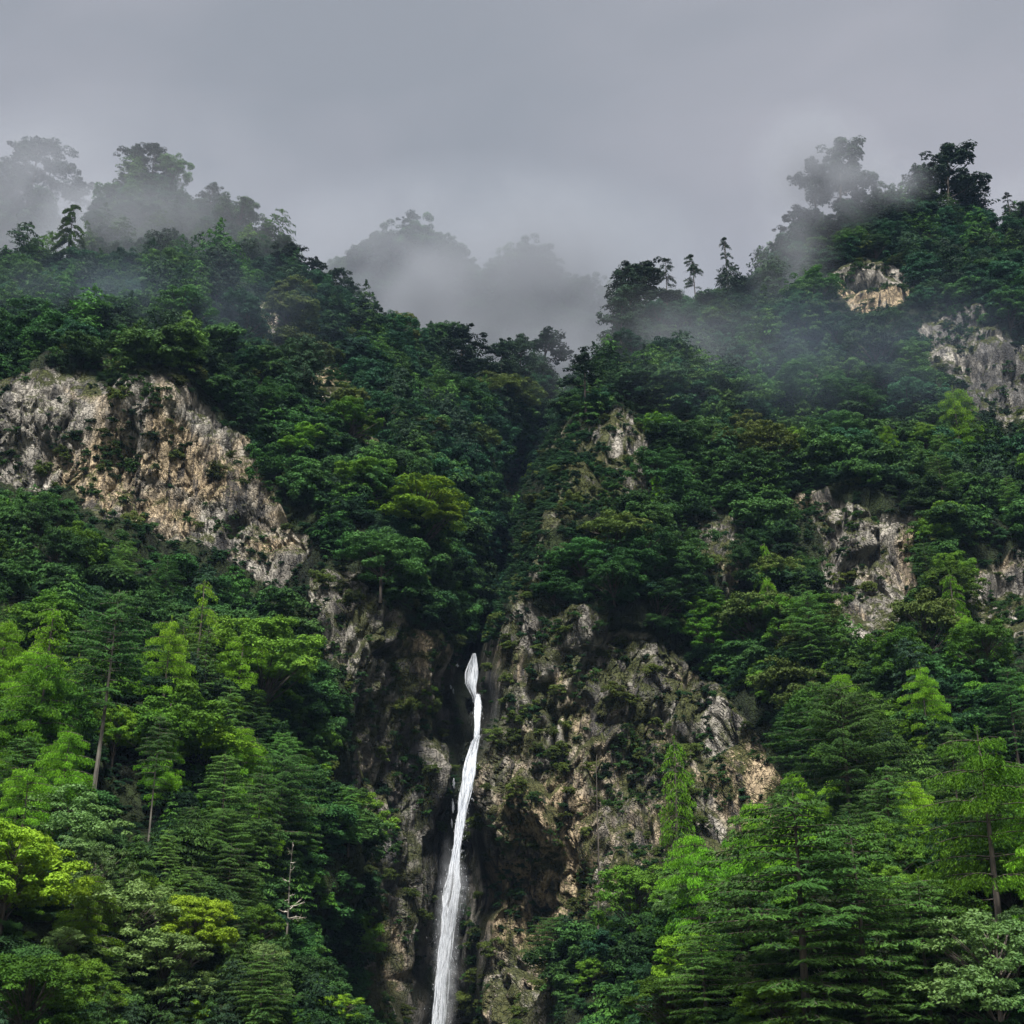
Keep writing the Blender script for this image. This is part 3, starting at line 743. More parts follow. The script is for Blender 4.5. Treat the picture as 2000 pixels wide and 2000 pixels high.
TREE_SPECS = [
 # skyline, left
 ('pine', 72, 264, 27, 'large round-crowned tree fading in mist at the far left of the skyline', 1.25, 'L'),
 ('canopy', 15, 320, 20, 'misty tree at the left edge of the picture beside the tall round-crowned one', 1.1, 'L'),
 ('pine_thin', 158, 352, 15, 'faint ghostly tree in mist just left of the left peak', 1.2, 'L'),
 ('drooper', 146, 400, 13, 'half bare tree with drooping limbs like a palm in front of the left mist', 1.0, 'M'),
 ('pine_thin', 272, 272, 11, 'small flat-topped pine standing left on the very top of the left peak', 1.1, 'M'),
 ('pine', 306, 280, 11, 'wider flat-topped pine just right of the smallest one on the left peak', 1.0, 'M'),
 ('canopy', 345, 308, 9, 'bushy tree on the right shoulder of the left peak', .9, 'M'),
 ('pine_thin', 413, 350, 12, 'open-crowned pine leaning on the ridge right of the left peak', 1.1, 'M'),
 ('canopy', 470, 396, 11, 'round-topped tree on the ridge below the open-crowned pine', 1.0, 'M'),
 ('pine_thin', 572, 466, 12, 'dark flat-topped pine halfway down the left ridge line', 1.5, 'M'),
 ('pine_thin', 620, 500, 10, 'small crooked pine on the ridge right of the halfway pine', 1.1, 'M'),
 ('pine', 655, 520, 9, 'spreading small pine on the descending left ridge', 1.1, 'M'),
 ('pine_thin', 692, 548, 9, 'thin pine reaching out over the descending left ridge', 1.2, 'M'),
 ('pine_thin', 742, 588, 9, 'last small pine low on the descending left ridge', 1.0, 'M'),
 ('ridge_fir', 425, 478, 17, 'tall black-green conifer standing on the slope under the left ridge', .9, 'M'),
 ('ridge_fir', 590, 655, 13, 'dark conifer beside the small orange rock face on the left slope', .9, 'M'),
 ('ridge_fir', 225, 470, 8, 'small dark spire below the left peak at the edge of the mist', .7, 'M'),
 # saddle
 ('canopy', 862, 626, 15, 'hazy round tree at the left end of the saddle', 1.0, 'M'),
 ('pine', 900, 632, 20, 'broad dark pine with layered crown at the left of the saddle', 1.2, 'M'),
 ('pine', 975, 658, 16, 'pine with a flat crown in the middle of the saddle', 1.1, 'M'),
 ('pine_thin', 1055, 648, 19, 'leaning pine with wide umbrella top in the saddle', 1.6, 'M'),
 ('pine', 1015, 652, 18, 'dense pine behind the leaning umbrella pine of the saddle', 1.0, 'M'),
 ('pine_thin', 1140, 682, 14, 'lone slender umbrella pine at the right end of the saddle', 1.1, 'M'),
 # right crest
 ('ridge_fir', 1228, 516, 17, 'black dense pine at the left end of the right crest cluster', 1.0, 'M'),
 ('pine', 1262, 500, 19, 'tallest black pine of the dense cluster on the right crest', 1.15, 'M'),
 ('sparse', 1296, 505, 17, 'black pine at the right of the dense cluster on the right crest', .9, 'M'),
 ('pine', 1207, 565, 16, 'lower pine hanging over the steep left edge of the right mountain', .9, 'M'),
 ('sparse', 1352, 496, 16, 'half bare pine right of the dense black cluster', 1.0, 'M'),
 ('sparse', 1412, 464, 17, 'tall lone slender pine with drooping limbs on the right crest', .8, 'M'),
 ('snag', 1510, 460, 9, 'thin bare snag sticking up left of the right summit', .6, 'M'),
 ('pine_thin', 1545, 400, 8, 'small flat pine on the left shoulder of the right summit', 1.6, 'M'),
 ('pine_thin', 1528, 462, 8, 'smallest flat pine jutting left below the right summit', 1.6, 'M'),
 ('pine', 1625, 272, 22, 'tall ragged tree dissolving in cloud on the right summit', 1.0, 'M'),
 ('pine_thin', 1585, 300, 15, 'narrow tree wrapped in mist left of the tall ragged one', 1.0, 'M'),
 ('pine', 1660, 300, 13, 'misty tree right behind the tall ragged one on the right summit', 1.0, 'M'),
 ('canopy', 1728, 362, 7, 'faint bushy tree in mist between the two large summit trees', 1.0, 'M'),
 ('pine', 1832, 286, 23, 'big black pine with open top on the right summit', 1.2, 'M'),
 ('ridge_fir', 1790, 325, 16, 'dense dark tree on the left flank of the big black summit pine', 1.1, 'M'),
 ('ridge_fir', 1885, 345, 14, 'sloping dark tree on the right flank of the big black summit pine', 1.4, 'M'),
 ('sparse', 1960, 375, 9, 'faint thin pine at the far right of the skyline', 1.0, 'M'),
 ('canopy', 1995, 402, 8, 'round dark tree on the skyline cut by the right edge', 1.1, 'M'),
 # right slope
 ('canopy', 1700, 602, 17, 'pale green tree with a visible grey trunk below the small cave', .9, 'M'),
 ('larch', 1865, 752, 16, 'soft green conifer with a long bare trunk on the upper right slope', .9, 'M'),
 ('canopy', 1540, 730, 12, 'dark dome of foliage in the middle of the upper right slope', 1.6, 'M'),
 ('canopy', 1655, 745, 10, 'wide umbrella canopy above the right rock face', 1.5, 'M'),
 ('canopy', 1780, 700, 9, 'bushy tree left of the soft green conifer on the right slope', 1.3, 'M'),
 ('weep', 1283, 922, 9, 'slim small tree on the rock shoulder above the right buttress', 1.0, 'M'),
 ('olive', 1200, 1008, 7, 'yellowish shrub crown topping the right buttress', 1.6, 'M'),
 ('canopy', 1260, 1030, 10, 'large bushy tree crown covering the head of the right buttress', 1.4, 'M'),
 ('canopy', 1330, 1100, 9, 'green bush right of the large crown on the buttress', 1.2, 'M'),
 ('olive', 1520, 1290, 9, 'rounded bush with drooping olive twigs above the dark cedar', 1.1, 'M'),
 ('canopy', 1130, 1055, 7, 'low bushy tree on the left shoulder of the right buttress', 1.4, 'M'),
 ('canopy', 1195, 1075, 8, 'bushy tree below the yellowish crown on the right buttress', 1.4, 'M'),
 ('canopy', 1290, 1120, 8, 'bushy tree in the lower middle of the shrub mass on the buttress', 1.4, 'M'),
 ('broad', 1380, 1150, 8, 'leafy tree at the right end of the shrub mass on the buttress', 1.3, 'M'),
 ('canopy', 1080, 1110, 6, 'bush on the steep left edge of the right buttress', 1.3, 'M'),
 ('larch', 330, 1200, 12, 'feathery green conifer between the dark layered conifer and the weeping one', .9, 'M'),
 ('larch', 130, 1420, 10, 'drooping conifer under the yellow-green larch on the left', 1.0, 'M'),
 ('tall', 640, 1560, 14, 'dark conifer with bare trunk beside the lower left cliff', .8, 'M'),
 ('fir', 1560, 1100, 10, 'conifer in front of the right rock face', .8, 'M'),
 ('weep', 1490, 1060, 13, 'thin olive spire between the two rock patches of the right slope', .7, 'M'),
 ('weep', 1850, 1110, 12, 'slender conifer standing right of the right rock face', .9, 'M'),
 # left slope
 ('canopy', 505, 740, 8, 'yellow-tinged bushy tree at the upper right of the pale left cliff', 1.3, 'M'),
 ('bright', 800, 944, 12, 'big bright green bushy tree left above the gorge', 1.5, 'M'),
 ('canopy', 740, 1040, 10, 'bushy tree under the big bright green one left of the gorge', 1.3, 'M'),
 ('broad', 860, 1100, 7, 'small tree at the rim of the gorge under the big bright one', 1.0, 'M'),
 ('broad', 700, 900, 8, 'loose green tree left of the big bright bushy one', 1.2, 'M'),
 ('canopy', 880, 745, 12, 'dark dome tree left of centre below the saddle', 1.5, 'M'),
 ('olive', 985, 750, 10, 'yellow-green dome tree on the rounded hill below the saddle', 1.6, 'M'),
 ('bright', 1030, 905, 8, 'fresh green bush beside the small pink rock in the gorge', 1.0, 'M'),
 ('broad', 830, 1330, 6, 'small bright shrub on the rock left of the waterfall lip', .7, 'M'),
 # foreground, left
 ('larch', 95, 1270, 14, 'yellow-green larch at the left edge, upper one of the foreground', 1.1, 'M'),
 ('tall', 222, 1146, 22, 'dark layered conifer with a long pale trunk on the left bank', 1.0, 'M'),
 ('weep', 395, 1130, 14, 'slender weeping conifer right of the dark layered one', .9, 'M'),
 ('broad', 110, 1150, 10, 'green tree above the yellow-green larch on the left', 1.1, 'M'),
 ('tall', 298, 1390, 13, 'thin conifer with a spotted grey trunk on the left bank', .7, 'M'),
 ('bright', 440, 1392, 9, 'bright yellow-green broadleaf crown in the middle of the left bank', 1.25, 'M'),
 ('bright', 250, 1370, 7, 'light green bush crown beside the spotted grey trunk', .8, 'M'),
 ('cedar', 575, 1462, 14, 'wide layered dark conifer beside the left foot of the cliff', .9, 'M'),
 ('fir', 520, 1500, 12, 'layered conifer left of the wide dark one by the cliff foot', .9, 'M'),
 ('snag', 585, 1640, 12.5, 'pale bare leaning dead trunk with white branches on the lower left bank', .8, 'M'),
 ('larch', 55, 1490, 9, 'weeping bright conifer at the left edge below the yellow-green larch', 1.2, 'M'),
 ('bright', 25, 1600, 9, 'bright leafy crown at the left edge, halfway down the bank', 1.1, 'M'),
 ('larch', 170, 1700, 7, 'arching bright green branch crown low on the left bank', 1.2, 'M'),
 ('pale', 250, 1720, 8, 'small-leaved pale green tree at the lower left', 1.2, 'M'),
 ('bright', 355, 1740, 6, 'bright green low crown right of the small-leaved pale tree', 1.1, 'M'),
 ('fir', 470, 1640, 9, 'dark layered fir left of the pale dead trunk', 1.2, 'M'),
 ('pale', 330, 1820, 6, 'grey-green bush at the bottom left of the bank', 1.3, 'M'),
 ('fir', 460, 1850, 6, 'low fir with light branch tips at the bottom left of the dead trunk', 1.5, 'M'),
 ('broad', 60, 1860, 7, 'leafy tree in the bottom left corner', 1.2, 'M'),
 ('bright', 610, 1935, 3.5, 'bright green bush at the foot of the pale dead trunk', 1.4, 'M'),
 ('broad', 740, 1780, 7, 'green bush at the foot of the cliff left of the waterfall', 1.0, 'M'),
 ('broad', 705, 1540, 8, 'moss green bush against the cliff left of the waterfall', 1.2, 'M'),
 # foreground, right
 ('weep', 1285, 1436, 17, 'fresh green conifer standing free before the right rock wall', .85, 'M'),
 ('pole', 1172, 1470, 22, 'thin black bare trunk before the tan rock right of the waterfall', .6, 'M'),
 ('pole', 1212, 1640, 14, 'short dark bare trunk right of the thin black one', .6, 'M'),
 ('cedar', 1650, 1336, 14, 'dark flat layered cedar with a thick black trunk on the right', 1.15, 'M'),
 ('fir', 1560, 1540, 17, 'large dark fir filling the middle of the right bank', 1.4, 'M'),
 ('fir', 1680, 1590, 14, 'dark fir right behind the large one on the right bank', 1.2, 'M'),
 ('larch', 1895, 1414, 15, 'bright yellow-green larch with a dark leaning trunk at the right edge', 1.15, 'M'),
 ('larch', 1985, 1500, 11, 'bright larch cut by the right edge of the picture', 1.0, 'M'),
 ('cedar', 1095, 1786, 8.5, 'layered dark fir in front of the yellow rock by the waterfall', 1.2, 'M'),
 ('larch', 1360, 1610, 12, 'soft green feathery conifer left on the right bank', 1.0, 'M'),
 ('larch', 1450, 1560, 13, 'bright feathery conifer under the orange rock face', .9, 'M'),
 ('broad', 1240, 1690, 9, 'green leafy tree left of the feathery conifers', 1.0, 'M'),
 ('bright', 1330, 1810, 7, 'bright leafy crown at the lower middle of the right bank', 1.0, 'M'),
 ('fir', 1200, 1850, 6, 'small layered fir right of the one by the yellow rock', 1.4, 'M'),
 ('pale', 1930, 1780, 7.5, 'pale grey-green leafy tree in the lower right corner', 1.2, 'M'),
 ('fir', 1800, 1700, 9, 'dark fir between the large fir and the bright larch', 1.2, 'M'),
 ('snag', 1630, 1790, 7, 'pale crooked dead branch hanging in the dark firs at the lower right', .9, 'M'),
 ('fir', 1450, 1790, 8, 'dark layered fir low on the right bank', 1.4, 'M'),
 ('broad', 1400, 1900, 4.5, 'green bush low in the middle of the right bottom edge', 1.4, 'M'),
 ('fir', 1740, 1860, 6, 'low fir at the bottom right beneath the crooked dead branch', 1.5, 'M'),
 ('broad', 1560, 1900, 5, 'leafy bush at the bottom under the large dark fir', 1.4, 'M'),
 ('larch', 1790, 1290, 10, 'light green drooping conifer above the bright larch', .9, 'M'),
 ('fir', 1960, 1300, 11, 'green fir at the right edge above the bright larch', 1.0, 'M'),
]
SHEETS = {'M': MAIN, 'L': LFAR, 'F': FAR}
USED = []
for k, px, yt, H, lab, sx, s in TREE_SPECS:
    o = T(k, px, yt, H, lab, sx, SHEETS[s])
    USED.append(tuple(o.location))

# ---- fill trees, by stretch of the mountain; each numbered off from the left within its stretch
ORD = ['first', 'second', 'third', 'fourth', 'fifth', 'sixth', 'seventh', 'eighth', 'ninth', 'tenth', 'eleventh', 'twelfth', 'thirteenth', 'fourteenth', 'fifteenth', 'sixteenth', 'seventeenth', 'eighteenth']
REG = [
 # x0,y0,x1,y1,count,kinds,(Hmin,Hmax),min dist,place
 (-60,1200,620,1420,14,['fir','larch','larch','spire','broad','weep'],(8,13),4.0,'along the upper edge of the left bank'),
 (-60,1420,560,1640,15,['fir','larch','cedar','broad','fir','weep'],(7,11),4.0,'across the middle of the left bank'),
 (-60,1640,640,1840,14,['fir','larch','fir','pale','cedar','broad'],(5,8),3.2,'low on the left bank'),
 (-60,1850,680,2040,14,['fir','broad','fir','pale'],(3,5.5),2.4,'along the bottom left edge'),
 (1260,1620,2060,1800,14,['fir','larch','larch','fir','cedar'],(6,10),3.6,'across the middle of the right bank'),
 (1120,1800,2060,2040,18,['fir','broad','fir','pale','broad'],(3.5,6),2.6,'along the bottom right edge'),
 (1500,1330,2060,1560,10,['fir','broad','cedar','larch'],(8,12),4.0,'on the upper part of the right bank'),
 (1340,1150,2060,1330,14,['canopy','fir','broad','olive'],(7,10),4.5,'under the right rock face'),
 (-60,1060,500,1200,12,['canopy','broad','fir','canopy'],(6,9),4.5,'at the foot of the pale left cliff'),
 (-60,560,430,700,16,['canopy','canopy','ridge_fir','broad'],(7,11),6.0,'above the pale left cliff'),
 (430,600,860,740,14,['canopy','ridge_fir','canopy','olive'],(7,11),6.0,'on the slope under the descending left ridge'),
 (180,400,560,540,12,['canopy','canopy','ridge_fir'],(6,10),6.0,'on the flank of the left peak'),
 (560,780,1040,960,14,['canopy','broad','canopy','olive'],(7,10),5.5,'on the rounded hill above the gorge'),
 (1180,620,1560,800,14,['canopy','broad','canopy'],(7,10),6.0,'on the left flank of the right mountain'),
 (1540,420,2000,520,10,['canopy','broad','canopy'],(6,9),6.5,'just below the right summit'),
 (1560,640,2040,900,16,['canopy','larch','canopy','broad'],(7,11),6.0,'on the slope below the small cave'),
 (1260,820,1560,1000,12,['canopy','canopy','olive','broad'],(6,10),5.5,'on the slope above the right buttress'),
 (1820,880,2060,1100,7,['canopy','fir','broad'],(8,11),5.5,'right of the right rock face'),
 (860,1000,1010,1180,6,['broad','canopy'],(5,7),4.0,'inside the gorge above the waterfall'),
]
KW = {'fir': 'layered green fir', 'cedar': 'broad dark conifer', 'spire': 'narrow conifer', 'larch': 'feathery light green conifer', 'broad': 'leafy green tree',
      'bright': 'bright leafy tree', 'pale': 'pale small-leaved tree', 'canopy': 'round bushy tree', 'olive': 'olive green bushy tree', 'ridge_fir': 'black-green conifer', 'weep': 'slender weeping conifer'}
CATW = {k: 'tree' for k in KW}
for (x0, y0, x1, y1, cnt, kinds, (h0, h1), md, where) in REG:
    got = []; tries = 0
    while len(got) < cnt and tries < 4000:
        tries += 1
        px = random.uniform(x0, x1); py = random.uniform(y0, y1)
        p, n, r = surf(MAIN, px, py)
        if r > .3: continue
        zc_ = project(p)[2]; hp_ = (h0 + h1) / 2 * F / zc_
        if 165 < px < 325 and py > 1330 and py - hp_ < 1640: continue
        if x0 < 0 and 1150 < y0 < 1500 and py - hp_ < 1150 + .35 * max(px - 250, 0): continue
        if 530 < px < 640 and py > 1700 and py - hp_ < 1930: continue
        if 1700 < px < 2040 and py > 1420 and py - hp_ < 1700 and random.random() < .7: continue
        if max(surf(MAIN, px, py - hp_ * f_)[2] for f_ in (.4, .7, .95)) > .3: continue
        if any((p[0]-q[0])**2 + (p[1]-q[1])**2 + (p[2]-q[2])**2 < md*md for q in USED): continue
        USED.append(tuple(p)); got.append((px, py, p.copy(), random.choice(kinds)))
    got.sort(key=lambda g: g[0])
    cntk = {}
    for g in got: cntk[g[3]] = cntk.get(g[3], 0) + 1
    seen = {}
    for px, py, p, k in got:
        i = seen.get(k, 0); seen[k] = i + 1
        who = KW[k]
        lab = f'the only {who} {where}' if cntk[k] == 1 else f'{ORD[i]} {who} from the left {where}'
        if project(p)[2] > 225: k = {'canopy': 'ridge_canopy', 'broad': 'canopy', 'larch': 'canopy'}.get(k, k)  # distant trees take darker kinds, imitating haze and cloud shade by colour
        add_tree(k, p, random.uniform(h0, h1), lab, group='trees ' + where, sx=random.uniform(.85, 1.25))

# far misty hill: its crest trees
fx = [(560,590,13),(640,528,16),(668,500,15),(702,484,19),(735,470,20),(772,452,22),(800,410,18),(815,438,24),(850,452,22),(880,478,20),(905,508,16),(940,530,15),(968,505,19),(1000,478,24),(1035,480,23),(1068,508,20),(1100,548,15),(1140,540,17),(1180,560,16),(1220,570,18)]
for i, (px, yt, H) in enumerate(fx):
    T('pine' if i in (6,) else 'canopy', px, yt, H, f'{ORD[i] if i < 18 else ("nineteenth" if i == 18 else "twentieth")} grey tree from the left on the crest of the misty far hill',
      1.0 if i != 6 else .9, FAR, group='trees on the crest of the misty far hill')

# ------------------------------------------------------------------ shrub cover (uncountable): scattered with geometry nodes
def bush_mesh(name, mat, W=4.5, H=3.4, ncl=50, nleaf=85, size=.25, cr=.55, flat=.8):
    c, t = make_broad(H=H, W=W, cb=.05, ncl=ncl, nleaf=nleaf, size=size, cr=cr, flat=flat, lumps=5)
    return c.build(name, M[mat])

def scatter(name, meshes, pts, rots, scl, label, idx):
    me = bpy.data.meshes.new(name); me.vertices.add(len(pts)); me.vertices.foreach_set('co', np.asarray(pts, np.float32).ravel())
    a = me.attributes.new('rot', 'FLOAT_VECTOR', 'POINT'); a.data.foreach_set('vector', np.asarray(rots, np.float32).ravel())
    a = me.attributes.new('scl', 'FLOAT_VECTOR', 'POINT'); a.data.foreach_set('vector', np.asarray(scl, np.float32).ravel())
    a = me.attributes.new('idx', 'INT', 'POINT'); a.data.foreach_set('value', np.asarray(idx, np.int32))
    o = link(name, me); o['kind'] = 'stuff'; o['label'] = label
    g = bpy.data.node_groups.new(name, 'GeometryNodeTree')
    g.interface.new_socket('Geometry', in_out='INPUT', socket_type='NodeSocketGeometry')
    g.interface.new_socket('Geometry', in_out='OUTPUT', socket_type='NodeSocketGeometry')
    gi = g.nodes.new('NodeGroupInput'); go = g.nodes.new('NodeGroupOutput'); j = g.nodes.new('GeometryNodeJoinGeometry')
    ar = g.nodes.new('GeometryNodeInputNamedAttribute'); ar.data_type = 'FLOAT_VECTOR'; ar.inputs[0].default_value = 'rot'
    asx = g.nodes.new('GeometryNodeInputNamedAttribute'); asx.data_type = 'FLOAT_VECTOR'; asx.inputs[0].default_value = 'scl'
    ai = g.nodes.new('GeometryNodeInputNamedAttribute'); ai.data_type = 'INT'; ai.inputs[0].default_value = 'idx'
    for k, m in enumerate(meshes):
        ob = bpy.data.objects.new(m.name, m)
        oi = g.nodes.new('GeometryNodeObjectInfo'); oi.inputs[0].default_value = ob; oi.inputs['As Instance'].default_value = True
        ip = g.nodes.new('GeometryNodeInstanceOnPoints')
        cmp = g.nodes.new('FunctionNodeCompare'); cmp.data_type = 'INT'; cmp.operation = 'EQUAL'
        g.links.new(ai.outputs[0], cmp.inputs[2]); cmp.inputs[3].default_value = k
        g.links.new(gi.outputs[0], ip.inputs['Points']); g.links.new(cmp.outputs[0], ip.inputs['Selection'])
        g.links.new(oi.outputs['Geometry'], ip.inputs['Instance'])
        g.links.new(ar.outputs[0], ip.inputs['Rotation']); g.links.new(asx.outputs[0], ip.inputs['Scale'])
        g.links.new(ip.outputs[0], j.inputs[0])
    g.links.new(j.outputs[0], go.inputs[0])
    md = o.modifiers.new('scatter', 'NODES'); md.node_group = g
    return o

def sheet_areas(S, outer=.25):
    G = S.G
    a = np.linalg.norm(np.cross(np.gradient(G, axis=1), np.gradient(G, axis=0)), axis=-1)
    w = np.where((S.px < -40) | (S.px > 2040), outer, 1.0)
    return np.minimum(a, np.percentile(a[:, (S.cols > 0) & (S.cols < 2000)], 96) * np.where(w < 1, 6, 1)) * w

def sample(S, n, wmask):
    w = (sheet_areas(S) * wmask).ravel()
    idx = RNG.choice(len(w), n, p=w / w.sum())
    return S.G.reshape(-1, 3)[idx], S.n.reshape(-1, 3)[idx], S.px.ravel()[idx], S.py.ravel()[idx]

def orient(n, nrm, lean=.35):
    r = np.zeros((n, 3)); r[:, 2] = RNG.uniform(0, 6.28, n)
    r[:, 0] = RNG.normal(size=n) * .12; r[:, 1] = RNG.normal(size=n) * .12
    return r

MS, ms_n = MAIN, MAIN.rk.shape
veg = 1 - smooth(MS.rk, .15, .5)
fallx = np.interp(MS.py, FALLX[:, 0], FALLX[:, 1])
_rk = MS.rk
for sh_ in (6, 12, 18, 25):
    _rk = np.maximum(_rk, np.concatenate([np.zeros((sh_, _rk.shape[1])), MS.rk[:-sh_]]))
for sh_ in (4, 8):
    _r2 = _rk.copy(); _r2[:, sh_:] = np.maximum(_r2[:, sh_:], _rk[:, :-sh_]); _r2[:, :-sh_] = np.maximum(_r2[:, :-sh_], _rk[:, sh_:])
veg = 1 - smooth(_r2 * .8 + _rk * .2, .15, .5)
hollow = 1 - ((MS.px > 178) & (MS.px < 318) & (MS.py > 1420) & (MS.py < 1690))
nofall = 1 - np.exp(-((MS.px - fallx) / 34) ** 4) * (MS.py > 1240)
nofall = nofall * hollow
patch = fbm(MS.G / 16, 3, 222)
def sc(n, a, b, z=1.0):
    s = a + (b - a) * RNG.random(n) ** 1.7; return np.stack([s, s, s * z], -1)

def do_scatter(name, mat, n, mask, a, b, label, var=4, sink=.6, zs=.95, **kw):
    meshes = [bush_mesh(name + '_plant', mat, **kw) for _ in range(var)]
    p, nr, px, py = sample(MS, n, mask)
    s = sc(n, a, b, zs)
    nearf = np.clip((project_arr(p)) / 190.0, .42, 1.15)
    s = s * nearf[:, None]
    p = p - np.array([0, 0, 1.0]) * (s[:, :1] * sink) + nr * .2
    scatter(name, meshes, p, orient(n, nr), s, label, RNG.integers(0, var, n))

def project_arr(p): return p[:, 1] * CP + p[:, 2] * SP

upl = smooth(MS.D, 205, 250)  # where far slopes get leaves with cloud shade and haze in their colour
do_scatter('shrub_cover', 'shrub', 2300, veg * nofall * (.45 + smooth(patch, -.3, .3)) * (1 - .8 * upl), .45, 1.9, 'dense green shrubs and small trees covering both mountainsides')
do_scatter('dark_shrub_cover', 'shrub_dark', 2600, veg * nofall * (.45 + smooth(-patch, -.3, .3)), .4, 1.5, 'dark green undergrowth in the hollows of the slopes')
do_scatter('upland_shrub_cover', 'upland_shade', 2300, veg * nofall * (.45 + smooth(patch, -.3, .3)) * (.03 + upl), .45, 1.8, 'shrubs and small trees on the high slopes, haze and cloud shade in their colour')
do_scatter('olive_shrub_cover', 'shrub_olive', 1200, (veg * .7 + MS.rk * .45) * nofall * (smooth(patch, -.1, .5) + .25) * (1 - .5 * upl), .3, .95, 'olive and yellowish shrubs scattered over slopes and ledges')
ledge = smooth(fbm(MS.G / 5, 3, 321), .12, .4)
do_scatter('cliff_plant_cover', 'shrub', 2100, MS.rk * nofall * ledge, .13, .46, 'small plants clinging to the cliff ledges', W=4, H=2.6, ncl=20, nleaf=110)
do_scatter('dark_cliff_plant_cover', 'shrub_dark', 2300, MS.rk * nofall * (smooth(fbm(MS.G / 7, 3, 421), .0, .35) + 3.0 * np.exp(-((MS.px - np.interp(MS.py, EDGE[:, 0], EDGE[:, 1])) / 30) ** 2) * (MS.py < 1260) + 2.5 * np.exp(-(((MS.px - 1110) / 110) ** 2 + ((MS.py - 980) / 130) ** 2))), .13, .5, 'dark moss tufts and creepers on the rock faces', W=4, H=2.2, ncl=20, nleaf=110)
rim = np.clip((1 - smooth(MS.rk, .15, .5)) - veg, 0, 1)
do_scatter('ledge_shrub_cover', 'shrub_dark', 4200, (rim + .02) * nofall, .16, .52, 'low bushes on the rims of the rock faces', W=4, H=2.4, ncl=24, nleaf=90)
# young growth and ferns between the near trees
near = (MS.py > 1250) & ((MS.px < 640) | (MS.px > 1150))
do_scatter('fern_cover', 'broad', 1500, veg * nofall * near, .5, 1.2, 'young leafy growth between the trees of both banks', W=4, H=2.6, ncl=34, nleaf=190, size=.26, cr=.7)

hol = (MS.px > 100) & (MS.px < 620) & (MS.py > 1350)
do_scatter('undergrowth', 'shrub_dark', 2200, hol * 1.0 * (1 - smooth(MS.rk, .15, .5)), .2, .5, 'dark low undergrowth beneath the trees of the left bank', W=4, H=1.8, ncl=24, nleaf=100)
def conifer_scatter(name, mats, n, mask, a, b, label):
    meshes = []
    for i, mt in enumerate(mats):
        c, t = make_fir(H=6.5, W=4.4, bare=.1, prof='dome' if i % 2 else 'cone', size=.42, dens=.9, nb=5, step=.7, droop=.16, gaps=.2, hang=(mt == 'larch'), tr=.1)
        meshes.append(c.build(name + '_plant', M[mt]))
    p, nr, px, py = sample(MS, n, mask)
    s = sc(n, a, b); s = s * np.clip(project_arr(p) / 190.0, .6, 1.25)[:, None]
    scatter(name, meshes, p - np.array([0, 0, .8]), orient(n, nr), s, label, RNG.integers(0, len(mats), n))
conifer_scatter('young_conifer_cover', ['fir', 'fir', 'shrub', 'pine', 'shrub_dark'], 1500, veg * nofall * (.3 + smooth(fbm(MS.G / 22, 3, 77), -.2, .3)), .6, 1.7, 'young conifers scattered through the shrub of both mountainsides')

for S_, nm, n_, lab in ((FAR, 'far_forest', 900, 'misty forest on the far hill behind the saddle'), (LFAR, 'left_far_forest', 420, 'misty forest on the rear left hill')):
    meshes = [bush_mesh(nm + '_plant', 'shrub_dark', W=9, H=8, ncl=40, nleaf=80, size=.8, cr=1.7) for _ in range(3)]
    w = np.ones(S_.px.shape)
    G_ = S_.G.reshape(-1, 3); ar = np.linalg.norm(np.cross(np.gradient(S_.G, axis=1), np.gradient(S_.G, axis=0)), axis=-1).ravel()
    idx = RNG.choice(len(ar), n_, p=ar / ar.sum())
    p = G_[idx] - np.array([0, 0, 3.0])
    scatter(nm, meshes, p, orient(n_, None), sc(n_, .7, 1.4, 1.1), lab, RNG.integers(0, 3, n_))

# ------------------------------------------------------------------ waterfall
def water_mat():
    m, nt, nd, lk = newmat('white_water')
    tc = N(nt, 'ShaderNodeTexCoord'); mp = N(nt, 'ShaderNodeMapping'); mp.inputs['Scale'].default_value = (7.5, 7.5, .6)
    lk.new(tc.outputs['Object'], mp.inputs[0])
    n = N(nt, 'ShaderNodeTexNoise'); n.inputs['Scale'].default_value = 1.0; n.inputs['Detail'].default_value = 6; n.inputs['Roughness'].default_value = .65
    lk.new(mp.outputs[0], n.inputs['Vector'])
    bs = N(nt, 'ShaderNodeBsdfPrincipled'); bs.inputs['Roughness'].default_value = .45
    lk.new(mixc(nt, ramp(nt, n.outputs[0], .35, .6), (.46, .50, .56), (.84, .85, .87)), bs.inputs['Base Color'])
    bp = N(nt, 'ShaderNodeBump'); bp.inputs['Distance'].default_value = .2; bp.inputs['Strength'].default_value = .8
    lk.new(n.outputs[0], bp.inputs['Height']); lk.new(bp.outputs[0], bs.inputs['Normal'])
    tl = N(nt, 'ShaderNodeBsdfTranslucent'); tl.inputs['Color'].default_value = (.9, .93, .96, 1)
    m1 = N(nt, 'ShaderNodeMixShader'); m1.inputs[0].default_value = .35; lk.new(bs.outputs[0], m1.inputs[1]); lk.new(tl.outputs[0], m1.inputs[2])
    tp = N(nt, 'ShaderNodeBsdfTransparent'); ed = N(nt, 'ShaderNodeAttribute', attribute_name='thin')
    al = math_n(nt, 'ADD', n.outputs[0], math_n(nt, 'MULTIPLY', ed.outputs['Fac'], -.46))
    m2 = N(nt, 'ShaderNodeMixShader'); lk.new(ramp(nt, al, .14, .40), m2.inputs[0]); lk.new(tp.outputs[0], m2.inputs[1]); lk.new(m1.outputs[0], m2.inputs[2])
    out = N(nt, 'ShaderNodeOutputMaterial'); lk.new(m2.outputs[0], out.inputs[0])
    return m
WM = water_mat()
